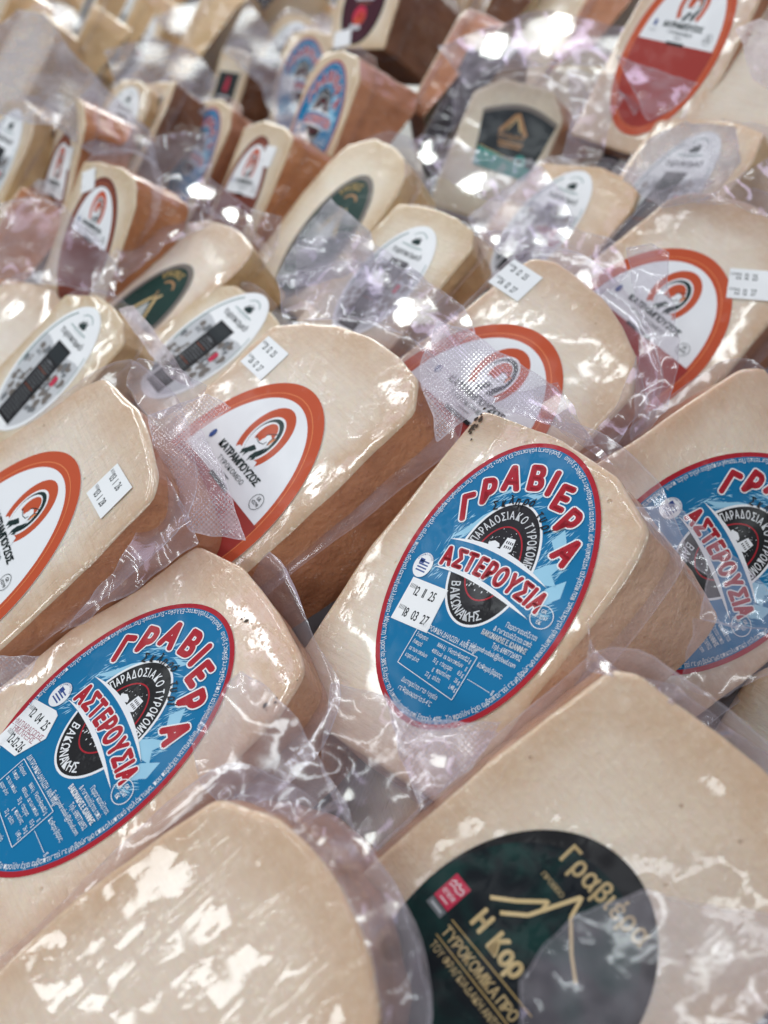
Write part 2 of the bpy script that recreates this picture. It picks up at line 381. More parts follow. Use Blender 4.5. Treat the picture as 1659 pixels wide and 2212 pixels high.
def label_blue():
    F = Flat(0.03); a, b = 4.29, 7.0
    F.edge_skirt(epts(0, 0, a, b, 0, 360, 72)[:-1], 0.0, 'white')
    F.ell(0, 0, a, b, 'red', 96); F.up()
    F.ell(0, 0, a - .23, b - .23, 'blue', 96); F.up()
    rnd = random.Random(4)
    # sketched mountains in pale strokes
    for cx, cy, sx, sy, n, ang in ((-2.1, 1.6, .75, .8, 46, 62), (-2.3, .75, .5, .5, 20, 75), (-2.45, -.55, .45, .35, 14, 65), (-1.2, 3.6, .5, .8, 30, 55), (.1, 4.35, .7, .45, 22, 35),
                                  (2.3, 2.9, .5, .9, 34, 60), (2.55, 1.2, .6, 1.0, 52, 55), (2.9, .1, .55, .7, 40, 40), (1.75, 2.2, .45, 1.2, 30, 65), (3.1, -.55, .4, .25, 14, 20)):
        for _ in range(n):
            x = cx + rnd.gauss(0, .5) * sx; y = cy + rnd.gauss(0, .5) * sy; L = rnd.uniform(.2, .75); t = math.radians(ang + rnd.uniform(-16, 16)); w = rnd.uniform(.02, .06)
            if (x / (a - .8)) ** 2 + (y / (b - .8)) ** 2 > .9: continue
            c, d = math.cos(t), math.sin(t)
            F.z = 0.037 + rnd.random() * .0015
            F.poly([(x - c * L / 2, y - d * L / 2), (x + d * w / 2, y - c * w / 2), (x + c * L / 2, y + d * L / 2), (x - d * w / 2, y + c * w / 2)], 'pale')
    F.z = 0.0395
    for pts in ([(-2.5, 1.1), (-1.9, 2.0), (-1.6, 2.6), (-1.2, 3.1), (-1.35, 2.5), (-1.9, 1.5)], [(2.2, 3.3), (2.75, 2.4), (2.5, 1.9), (1.9, 2.6)], [(1.6, .9), (2.2, 1.5), (2.9, 2.0), (2.6, 1.2), (3.0, .8), (2.3, .6)],
                [(2.6, .5), (3.3, 1.2), (3.4, .4), (2.9, -.1)], [(-1.5, 3.6), (-.7, 4.3), (-.5, 4.9), (-.9, 4.4)], [(-.2, 4.2), (.6, 4.5), (.4, 4.15)]):
        F.poly(pts, 'pale')
    F.up(2)
    # oval emblem
    F.ell(0, .72, 1.84, 3.10, 'white', 80); F.up(); F.ell(0, .72, 1.73, 2.99, 'black', 80); F.up()
    F.ring(0, .72, 1.10, 1.86, .07, 'red')
    hp = [(-.62, 1.35), (-.70, 1.55), (-.45, 1.72), (-.2, 1.66), (-.12, 1.52), (-.25, 1.42)]
    F.poly(hp, 'white'); F.poly([(-.05, 1.45), (.02, 2.05), (.42, 2.08), (.48, 1.5), (.3, 1.32), (.05, 1.3)], 'white')
    for i in range(9): F.poly([(-.66 + i * .11, 1.33 - i * .012), (-.60 + i * .11, 1.33 - i * .012), (-.57 + i * .11, 1.12 - i * .012), (-.63 + i * .11, 1.12 - i * .012)], 'white')
    for i in range(4): F.poly([(.36 + .1 * i, 1.2 - .03 * i), (.44 + .1 * i, 1.2 - .03 * i), (.40 + .1 * i, .98), (.34 + .1 * i, .98)], 'white')
    for _ in range(34):
        x = rnd.uniform(-.75, .85); y = rnd.uniform(1.3, 2.4); r = rnd.uniform(.012, .03)
        if (x / 1.0) ** 2 + ((y - .72) / 1.76) ** 2 < 1 and not (-.1 < x < .5 and y < 2.1): F.poly([(x - r, y), (x, y - r), (x + r, y), (x, y + r)], 'white')
    for _ in range(26):
        x = rnd.uniform(-.7, .7); y = rnd.uniform(-.75, -.25); r = rnd.uniform(.015, .05)
        if (x / 1.0) ** 2 + ((y - .72) / 1.76) ** 2 < 1: F.poly([(x - r * .6, y), (x, y - r * 1.4), (x + r * .6, y), (x, y + r * 1.4)], 'white')
    F.up()
    for i in range(4):
        for j in range(2): F.quad(.07 + i * .095, 1.55 + j * .22, .12 + i * .095, 1.68 + j * .22, 'black')
    F.arc('ΠΑΡΑΔΟΣΙΑΚΟ ΤΥΡΟΚΟΜΕΙΟ', epts(0, .72, 1.26, 2.22, 166, -14, 120), .40, 'white', .60, .014, .235, 0.05)
    F.arc('ΒΑΚΩΝΑΚΗΣ', epts(0, .72, 1.56, 2.84, 209, 345, 100), .42, 'white', .72, .014, .30, 0.10)
    F.up()
    # the band across
    def lens(p, w):
        L = []; U = []
        n = 30
        for i in range(n + 1):
            t = i / n; x = p[0][0] + t * (p[3][0] - p[0][0])
            # cubic through the four traced points
            y = 0
            for j in range(4):
                q = p[j][1]
                for k in range(4):
                    if k != j: q *= (x - p[k][0]) / (p[j][0] - p[k][0])
                y += q
            h = w * math.sin(math.pi * t) ** .8
            U.append((x, y + h)); L.append((x, y))
        return L, U
    l1, u1 = lens([(-2.45, 1.02), (-.6, 1.20), (1.0, 1.02), (2.66, .60)], .26)
    l2, u2 = lens([(-2.55, -.48), (-.41, -.42), (1.14, -.66), (2.6, -.95)], .24)
    n = len(l1)
    bl, _ = lens([(-2.3, -.50), (-.41, -.40), (1.14, -.64), (2.5, -.93)], 0)
    F.add(bl + l1, [(i, i + 1, n + i + 1, n + i) for i in range(n - 1)], 'blue'); F.up()
    F.add(l1 + u1, [(i, i + 1, n + i + 1, n + i) for i in range(n - 1)], 'white')
    F.add(l2 + u2, [(i, i + 1, n + i + 1, n + i) for i in range(n - 1)], 'white'); F.up()
    base = [(-2.30, -.24), (-1.6, -.12), (-.8, -.07), (0, -.10), (.8, -.18), (1.7, -.33), (2.75, -.58)]
    for off, mat in ((.105, 'white'), (.055, 'red')):
        F.arc('ΑΣΤΕΡΟΥΣΙΑ', base, .88, mat, .60, off, .27, 0.0, .05); F.up()
    for off, mat in ((.10, 'white'), (.06, 'red')):
        for c, (x, y), an in zip('ΓΡΑΒΙΕΡΑ', ((-2.62, 2.68), (-2.02, 3.78), (-1.22, 4.76), (-.10, 5.15), (.70, 5.14), (1.44, 4.62), (2.20, 3.66), (2.76, 2.38)), ((36, .34), (28, .22), (18, .06), (14, 0), (0, 0), (-4, 0), (-20, 0), (-24, 0))):
            F.ch(c, x, y, 1.2, math.radians(an[0]), mat, .70, off, an[1], True)
        F.up()
    for c, (x, y), an in zip('Σκληρό τυρί', ((-1.29, 3.28), (-.98, 3.55), (-.68, 3.82), (-.38, 3.86), (-.02, 3.98), (.27, 4.0), (0, 0), (.87, 3.62), (1.12, 3.45), (1.38, 3.15), (1.58, 2.98)), (30, 24, 16, 8, 0, -8, 0, -26, -34, -40, -46)):
        if c != ' ': F.ch(c, x, y - .03, .43, math.radians(an), 'black', .64, .022, .15, True)
    # GR stamp, flag
    F.ring(3.08, -.62, .50, .52, .035, 'white', n=40)
    F.text('GR', 3.08, -.44, .17, 'white', .8, .015, align='C'); F.text('17. 2767', 3.08, -.70, .17, 'white', .72, .012, align='C'); F.text('ΕΚ', 3.08, -.95, .17, 'white', .8, .012, align='C')
    F.ell(-3.02, -.62, .46, .62, 'white', 40); F.up()
    for i in range(4): F.quad(-3.26 + .0 * i, -.95 + i * .155, -2.76, -.88 + i * .155, 'navy')
    F.quad(-3.28, -.56, -3.04, -.33, 'navy'); F.arc('ΕΛΛΗΝΙΚΟ ΠΡΟΪΟΝ', epts(-3.02, -.62, .36, .5, 160, 20, 30), .1, 'navy', .7)
    F.up()
    # small print
    F.arc('Προέλευση γάλακτος: Ελλάδα • Συστατικά: Παστεριωμένο πρόβειο γάλα, αλάτι, πυτιά, οξυγαλακτική καλλιέργεια • Μέγιστη Υγρασία: 38% Ελάχιστη λιπαρή ουσία επί ξηρού: 40%   '
          'Το προϊόν έχει εμβαπτιστεί σε μη βρώσιμο επικαλυπτικό γαλάκτωμα, που περιέχει νατεμυκίνη, μην τρώγεται η επιδερμίδα σε βάθος 5 χιλιοστών', epts(0, 0, a - .30, b - .32, 84, 84 + 356, 400), .235, 'white', .70, .006, .13)
    for i, tx in enumerate(('Παρασκευάζεται', '& συσκευάζεται από:', 'ΒΑΚΩΝΑΚΗΣ Ε. ΙΩΑΝΝΗΣ', 'Τηλ: 6987726952', 'E: aleksandrosbak@icloud.com')):
        F.text(tx, 3.36 - .07 * i, -1.62 - i * .345, .24, 'white', .55, .02 if i == 2 else .006, align='R')
    F.text('Καθαρό βάρος:', 1.60, -3.62, .22, 'white', .55); F.line([(1.5, -4.25), (2.62, -4.32)], .02, 'white'); F.text('g', 2.68, -4.32, .24, 'white', .7)
    F.text('ΔΙΑΤΡΟΦΙΚΗ ΔΗΛΩΣΗ  ΑΝΑ 100gr', -1.62, -3.16, .24, 'white', w=2.95, off=.008)
    F.line([(-1.66, -3.27), (1.44, -3.27), (1.34, -5.30), (-1.70, -5.0), (-1.66, -3.27)], .03, 'white')
    for i, (p, q, r, u) in enumerate((('Ενέργεια', '1666 kj', 'Υδατάνθρακες', '2,2 g'), ('Λιπαρά', '400 kcal', 'εκ των οποίων', 'g'), ('εκ των οποίων', '32 g', 'σάκχαρα', '0,5 g'), ('κορεσμένα', 'g', 'πρωτεΐνες', '26 g'), ('', '22 g', 'αλάτι', '1,48 g'))):
        y = -3.62 - i * .33; F.text(p, -1.55, y, .2, 'white', .5); F.text(q, .0, y, .2, 'white', .55, align='R'); F.text(r, .1, y, .2, 'white', .5); F.text(u, 1.3, y, .2, 'white', .55, align='R')
    F.text('Διατηρείται στο ψυγείο', -1.12, -5.62, .22, 'white', .55); F.text('σε θερμοκρασία 0-4°C', -1.08, -5.98, .22, 'white', .55)
    return F.mesh('label')

def label_red(ring='orange', low='crimson'):
    F = Flat(0.03); a, b = 4.85, 7.5
    F.edge_skirt(epts(0, 0, a, b, 0, 360, 72)[:-1], 0.0, 'white')
    F.ell(0, 0, a, b, ring, 96); F.up()
    F.ell(0, 0, a - .62, b - .72, low, 96, ymax=.57); F.ell(0, 0, a - .62, b - .72, ring, 96, ymin=.57); F.up()
    F.ring(0, 0, a - .58, b - .68, .045, 'peach', n=96)
    F.ell(0, 0, 4.02, 6.45, 'white', 96, ymin=.57); F.up()
    F.ell(0, 3.92, 1.42, 2.10, 'orange', 64, ymin=2.48); F.up()
    F.ell(.0, 3.82, .99, 1.55, 'white', 64, ymin=2.3); F.up()
    F.ell(.0, 3.86, .88, 1.36, 'greenblack', 64); F.up()
    F.ell(-.07, 3.76, .76, 1.20, 'white', 64); F.up()
    F.ell(-.02, 3.98, .57, .90, 'orange', 48, ymin=3.55); F.up()
    F.poly([(-1.1, 2.35), (1.1, 2.35), (.95, 2.75), (.4, 2.62), (-.5, 2.7), (-.85, 2.7)], 'white'); F.up()
    body = [(-0.27, 3.02), (-0.39, 3.45), (-0.37, 3.67), (-0.04, 3.58), (-0.03, 3.76), (0.05, 3.97), (0.03, 4.12), (0.21, 4.26), (0.46, 4.17), (0.48, 3.95), (0.56, 3.68), (0.49, 3.33), (0.43, 3.14), (0.18, 3.08), (0.16, 2.92), (-0.29, 2.95)]
    F.poly([(.46, 4.17), (.68, 4.37), (.60, 3.75), (.48, 3.95)], 'peach'); F.up(); F.poly(body, 'white'); F.up()
    F.poly([(-0.39, 2.36), (-0.52, 2.65), (-0.32, 2.92), (-0.12, 3.28), (0.24, 3.2), (0.11, 2.95), (-0.04, 2.79), (-0.12, 2.39), (-0.21, 2.63)], 'greenblack')
    F.poly([(0.35, 2.36), (0.24, 2.7), (0.31, 3.04), (0.49, 3.33), (0.69, 3.68), (0.65, 3.31), (0.66, 3.13), (0.57, 3.06), (0.65, 2.69), (0.47, 2.52), (0.48, 2.89), (0.4, 2.68)], 'greenblack'); F.up()
    for pl in ([(-.47, 3.69), (-.2, 3.56), (-.01, 3.52), (.3, 3.63), (.36, 3.85)], [(0.0, 4.05), (.06, 4.19), (.22, 4.34), (.53, 4.54), (.68, 4.37), (.49, 4.17)], [(.49, 4.17), (.48, 3.95), (.56, 3.72)]): F.line(pl, .05, 'greenblack'); F.up(.3)
    F.text('ΚΑΤΡΑΜΠΟΥΖΟΣ', .06, 1.83, .44, 'greenblack', off=.035, align='C', w=4.15, sp=.10)
    F.text('ΤΥΡΟΚΟΜΕΙΟ', .06, 1.30, .29, 'greenblack', off=.008, align='C', w=2.75, sp=.24)
    F.quad(-.35, .98, .45, 1.06, 'grey')
    F.ring(2.98, 1.40, .42, .47, .03, 'greenblack', n=40); F.text('GR', 2.98, 1.50, .2, 'greenblack', .8, align='C', off=.01); F.text('422799', 2.98, 1.20, .2, 'greenblack', .62, align='C', off=.01)
    F.ell(-2.95, 2.0, .17, .30, 'navy', 24)
    F.quad(-3.3, 1.42, -2.55, 1.47, 'lightgrey'); F.quad(-3.3, 1.30, -2.65, 1.35, 'lightgrey')
    F.quad(-.9, .43, 1.0, .70, 'black')
    return F.mesh('label')

def label_tyr():
    F = Flat(0.03); a, b = 3.9, 7.0; rnd = random.Random(9)
    F.edge_skirt(epts(0, 0, a, b, 0, 360, 72)[:-1], 0.0, 'white')
    F.ell(0, 0, a, b, 'paper', 96); F.up()
    for sg in (-1, 1):
        ps = [(x * 1, y) for x, y in epts(0, 0, a - .28, b - .5, 160 if sg < 0 else 20, 262 if sg < 0 else -82, 40)]
        F.poly(ps + [(sg * 1.2, -6.2), (sg * 1.2, 2.0), (sg * 2.6, 2.3)], 'lightgrey')
    F.up()
    for _ in range(80):
        sg = rnd.choice((-1, 1)); x = sg * rnd.uniform(1.3, 3.3); y = rnd.uniform(-5.6, 1.7); r = rnd.uniform(.15, .55)
        if (x / (a - .6)) ** 2 + (y / (b - .9)) ** 2 > .9: continue
        F.z = 0.0375 + rnd.random() * .001
        F.poly([(x + r * rnd.uniform(.5, 1) * math.cos(t * .785), y + 1.3 * r * rnd.uniform(.5, 1) * math.sin(t * .785)) for t in range(8)], rnd.choice(('taupe', 'taupe', 'grey', 'lightgrey')))
    F.z = 0.041
    F.ring(0, 0, a - .32, b - .50, .17, 'sage', 118, 196); F.ring(0, 0, a - .30, b - .45, .09, 'sage', -6, 30); F.up()
    F.ring(0, 0, a - .36, b - .62, .03, 'greenblack', 118, 190)
    F.quad(-1.22, -6.0, 1.22, 2.68, 'black'); F.up()
    F.quad(-1.08, 1.0, 1.08, 2.4, 'slate')
    for i in range(20):
        y = .55 - i * .32; x = rnd.uniform(.7, 1.0)
        F.quad(-.95, y, x - .1, y + .07, 'grey' if i not in (3, 9) else 'brown')
    F.quad(-.45, .5, .25, .75, 'grey')
    F.quad(1.80, -.72, 2.32, .30, 'pink')
    F.quad(-2.6, .3, -2.4, .7, 'grey'); F.quad(-2.3, .3, -2.15, .8, 'grey'); F.quad(-2.0, .3, -1.85, .7, 'grey')
    F.text('τυροκομιό', 0, 3.32, .66, 'slate', off=.012, align='C', w=4.1, sp=.10)
    F.quad(-1.45, 4.42, 1.30, 4.54, 'sage'); F.quad(-.7, 4.22, .9, 4.30, 'lightgrey')
    F.poly([(-.42, 4.75), (-.62, 5.15), (-.36, 5.12), (-.40, 5.55), (-.12, 5.3), (.10, 5.75), (.20, 5.35), (.52, 5.62), (.46, 5.2), (.66, 5.05), (.42, 4.75)], 'greenblack')
    F.ring(.05, 5.25, 1.05, 1.0, .10, 'sage', 30, 150)
    return F.mesh('label')

def label_gre():
    F = Flat(0.03); a, b = 4.0, 7.0
    F.edge_skirt(epts(0, 0, a, b, 0, 360, 72)[:-1], 0.0, 'taupe')
    F.ell(0, 0, a, b, 'taupe', 96); F.up(); F.ell(0, 0, a - .55, b - .6, 'darkgreen', 96); F.up()
    F.ring(0, 0, a - .5, b - .56, .05, 'black')
    F.arc('ΚΡΗΤΙΚΟΣ', epts(.1, 4.05, 1.75, 1.25, 165, 10, 60), .72, 'gold', .52, .03, .16)
    F.ring(.1, 3.9, 1.12, .95, .28, 'bronze', 20, 160)
    F.line([(-.45, 3.3), (-.1, 2.6), (.6, 2.9)], .22, 'bronze'); F.up(); F.line([(.6, 3.25), (.15, 2.6), (-.5, 2.55)], .2, 'paleg')
    F.line([(-.2, 2.7), (-1.15, .75), (-1.35, .3)], .40, 'paleg'); F.up(); F.line([(.15, 2.7), (1.05, 1.1), (1.6, .2)], .36, 'paleg'); F.up()
    F.line([(-.25, 2.6), (-1.1, .8)], .1, 'gold'); F.line([(.25, 2.55), (1.4, .5)], .08, 'gold')
    F.poly([(-.05, 2.0), (-.9, .2), (-.7, -1.6), (.5, -1.7), (1.2, .2)], 'cloth')
    return F.mesh('label')

def label_kor():
    F = Flat(0.03); a, b = 5.6, 7.8
    F.edge_skirt(epts(0, 0, a, b, 0, 360, 72)[:-1], 0.0, 'black')
    F.ell(0, 0, a, b, 'black', 96); F.up(); F.ell(-.1, -.4, a - .12, b - .7, 'nightgreen', 96); F.up()
    F.poly([(-4.9, 1.2), (-3.9, 1.2), (-3.9, -.35), (-4.9, -.35)], 'pink'); F.poly([(-4.9, -.42), (-3.9, -.42), (-3.9, -.85), (-4.9, -.85)], 'grey'); F.up()
    F.line([(-4.8, .75), (-4.65, .95), (-4.55, .78), (-4.4, 1.0), (-4.3, .8), (-4.1, .92), (-4.0, .72)], .05, 'white'); F.line([(-4.8, .6), (-4.5, .68), (-4.3, .58), (-4.0, .66)], .05, 'white')
    F.text('crete', -4.4, .12, .34, 'white', .7, .0, align='C'); F.quad(-4.65, -.16, -4.15, -.11, 'white'); F.quad(-4.75, -.68, -4.05, -.58, 'lightgrey')
    F.text('Γραβιέρα', -2.30, 5.50, 1.0, 'paleg', off=.02, w=5.2, ang=.03, sp=.2)
    F.text('ΠΡΟΒΕΙΟ', -2.35, 4.32, .26, 'paleg', off=.01, w=1.4)
    F.line([(-3.1, 1.72), (-2.2, 2.6), (-1.25, 3.75)], .20, 'paleg'); F.up(.3); F.line([(-1.25, 3.8), (-1.18, 3.3)], .16, 'paleg'); F.up(.3)
    F.line([(-2.3, 1.62), (-1.4, 2.6), (-.44, 5.1)], .20, 'paleg'); F.up(.3); F.line([(-.42, 5.15), (-.1, 4.1), (1.1, 3.0), (2.1, 2.3)], .18, 'paleg'); F.up(.3)
    F.text('Η', -2.85, .22, 1.0, 'paleg', .75, .045); F.text('Κορ', -1.62, .12, 1.0, 'paleg', off=.045, w=1.95)
    F.line([(-3.5, -.42), (1.9, -.28)], .06, 'gold'); F.line([(-3.5, -1.45), (1.9, -1.4)], .06, 'gold')
    F.text('ΤΥΡΟΚΟΜΙΚΑ ΠΡΟ', -3.42, -1.22, .56, 'paleg', off=.02, w=5.0); F.text('ΤΟΥ ΦΡΑΓΚΙΑΔΑΚΗ ΑΝΤΩΝ', -3.35, -2.05, .40, 'paleg', w=5.0)
    return F.mesh('label')

def label_mar():
    F = Flat(0.03)
    F.edge_skirt(epts(0, 0, 3.2, 6.0, 0, 360, 48)[:-1], 0.0, 'black')
    F.ell(0, 0, 3.2, 6.0, 'black', 64); F.up(); F.ell(0, 0, 2.95, 5.7, 'maroon', 64); F.up()
    F.ell(-.2, -2.0, 1.0, 1.4, 'pink', 32); F.up(); F.poly([(-1.0, -2.9), (-.3, -1.3), (.5, -1.6), (.7, -2.6), (0, -3.3)], 'orange'); F.up(); F.ell(.0, -2.1, .3, .5, 'red', 20)
    F.poly([(-1.3, -3.2), (.3, -3.3), (.4, -3.9), (-1.2, -4.0)], 'lightgrey'); F.quad(-1.4, .2, 1.4, .55, 'lightgrey'); F.quad(-1.0, -.3, 1.0, -.1, 'brown')
    return F.mesh('label')

def label_lamp():
    """black label with a gold gabled emblem over a green foot"""
    F = Flat(0.03)
    top = [(4.3 - 7.0 * i / 20, 3.35 + .95 * math.sin(math.pi * i / 20)) for i in range(21)]
    out = [(-1.85, -1.5), (3.4, -1.9)] + top
    F.edge_skirt(out, 0.0, 'black')
    F.poly(out, 'slate'); F.up()
    n = 20; up = top; lo = [(x, y - .42) for x, y in top]
    F.add(lo + up, [(i, i + 1, n + 2 + i, n + 1 + i) for i in range(n)], 'taupe'); F.up()
    F.line([(.55, 3.4), (-.55, 1.75)], .38, 'bronze'); F.up(.5); F.line([(.6, 3.5), (1.95, 1.7)], .38, 'bronze'); F.up(.5); F.line([(.65, 3.1), (.1, 2.0)], .10, 'paleg'); F.line([(.75, 3.1), (1.35, 2.0)], .12, 'paleg')
    F.text('άλαμποι', .72, 1.32, .45, 'bronze', off=.03, align='C', w=2.5)
    F.quad(-.35, .85, 2.0, 1.05, 'bronze'); F.quad(-.2, .55, 1.9, .72, 'bronze')
    F.poly([(-1.85, -1.5), (3.4, -1.9), (3.4, -.85), (2.4, -.7), (1.3, -.35), (-1.95, .25)], 'teal'); F.up()
    F.line([(-1.95, .28), (2.0, -.55)], .07, 'gold'); F.ell(2.2, -.5, .6, .65, 'teal', 24); F.up(); F.ell(2.2, -.5, .2, .25, 'darkgreen', 16)
    F.poly([(.4, -1.6), (.9, -.7), (1.4, -1.2), (1.2, -1.7)], 'sage')
    return F.mesh('label')

def label_dark():
    F = Flat(0.03); a = 2.6
    F.edge_skirt([(-a, -4), (a, -4), (a, 2.4), (-a, 2.4)], 0.0, 'black')
    F.quad(-a, -4, a, 2.4, 'slate'); F.up(); F.poly([(-.5, .3), (-.2, 1.7), (.3, 2.0), (.6, 1.2), (.5, .2), (0, -.1)], 'pink'); F.quad(-1.6, -.7, 1.7, -.45, 'lightgrey')
    F.ell(.0, -2.1, 1.5, 1.1, 'gold', 24); F.up(); F.ell(-.2, -2.1, .7, .6, 'brown', 16)
    return F.mesh('label')

def label_black():
    F = Flat(0.03); F.edge_skirt(epts(0, 0, 3.4, 5.8, 0, 360, 48)[:-1], 0.0, 'black'); F.ell(0, 0, 3.4, 5.8, 'black', 64)
    return F.mesh('label')

LABELS = dict(blue=label_blue, red=label_red, rust=lambda: label_red('rust', 'rust'), tyr=label_tyr, gre=label_gre, kor=label_kor, mar=label_mar, lamp=label_lamp, dark=label_dark, black=label_black)
_lab = {}
def label_mesh(k):
    if k not in _lab: _lab[k] = LABELS[k]()
    return _lab[k]

def sticker_mesh(l1, l2, w=2.2, h=2.15, seed=1, extra=None):
    F = Flat(0.075)
    x, y = w / 2, h / 2
    out = [(-x, -y), (x, -y + .05), (x - .03, y), (-x + .04, y - .03)]
    if extra: out = [(-x - .1, -y), (x - .6, -y + .15), (x + .1, .2), (x - .25, y - .1), (x - .5, y), (-x + .1, y - .25)]
    F.edge_skirt(out, 0.045, 'paper'); F.poly(out, 'paper'); F.up()
    rnd = random.Random(seed)
    def row(tx, yy, hh):
        for k in range(5): F.quad(-x + .12 + k * .07, yy + hh * .55, -x + .15 + k * .07, yy + hh * 1.0, 'grey')
        d = -x + .45
        for wd in tx.split(' '):
            F.text(wd, d, yy + rnd.uniform(-.02, .02), hh, 'slate', .52, .012); d += F.width(wd, hh, .52, .14) + .20
    row(l1, y * .28, .46); row(l2, -y * .72, .46)
    if extra:
        F.up(); F.text('ΗΜ.ΠΑΡΑΓΩΓΗΣ', 0, -.12, .26, 'stampred', .75, .006, .10, 'C'); F.text('ΗΜ.ΛΗΞΗΣ', 0, -.42, .26, 'stampred', .8, .006, .10, 'C'); F.line([(-x, -.30), (x * .8, -.02)], .02, 'stampred')
    return F.mesh('date_sticker')

# ------------------------------------------------------------------ geometry helpers
def obj(name, me, parent=None, smooth=True):
    if smooth: me.polygons.foreach_set('use_smooth', [True] * len(me.polygons))
    o = bpy.data.objects.new(name, me); COL.objects.link(o)
    if parent: o.parent = parent
    return o

def resample(pts, n, closed=False):
    P = [Vector(p) for p in pts]
    if closed: P = P + [P[0]]
    L = [0]
    for a, b in zip(P, P[1:]): L.append(L[-1] + (b - a).length)
    out = []; m = n if closed else n - 1; j = 0
    for i in range(n):
        d = L[-1] * i / m
        while j < len(L) - 2 and L[j + 1] < d: j += 1
        t = (d - L[j]) / max(L[j + 1] - L[j], 1e-9); out.append(P[j].lerp(P[j + 1], min(max(t, 0), 1)))
    return out

def soften(pts, r=0.6, it=3):
    """round the corners of a closed outline: long sides are split first so that they stay straight"""
    P = [Vector(p) for p in pts]; Q = []
    for a, b in zip(P, P[1:] + P[:1]):
        L = (b - a).length; Q.append(a)
        if L > 2 * r: Q.append(a.lerp(b, r / L)); Q.append(a.lerp(b, 1 - r / L))
    for _ in range(it):
        R = []
        for a, b in zip(Q, Q[1:] + Q[:1]): R += [a.lerp(b, .25), a.lerp(b, .75)]
        Q = R
    return Q

NSEG = 168
def wedge_outline(out, seed, wob=0.07):
    P = resample(soften([(x, y, 0) for x, y in out]), NSEG, True)
    Q = []
    for i, p in enumerate(P):
        t = (P[(i + 1) % NSEG] - P[i - 1]).normalized(); nrm = Vector((t.y, -t.x, 0))
        k = noise.noise(Vector((p.x * .35, p.y * .35, seed * 7.3))) * wob + noise.noise(Vector((p.x * 1.3, p.y * 1.3, seed * 3.1))) * wob * .45
        Q.append(p + nrm * k)
    # counter-clockwise, outline given from bottom left over the top to bottom right is clockwise
    a = sum(p.x * q.y - q.x * p.y for p, q in zip(Q, Q[1:] + Q[:1]))
    if a < 0: Q.reverse()
    return Q

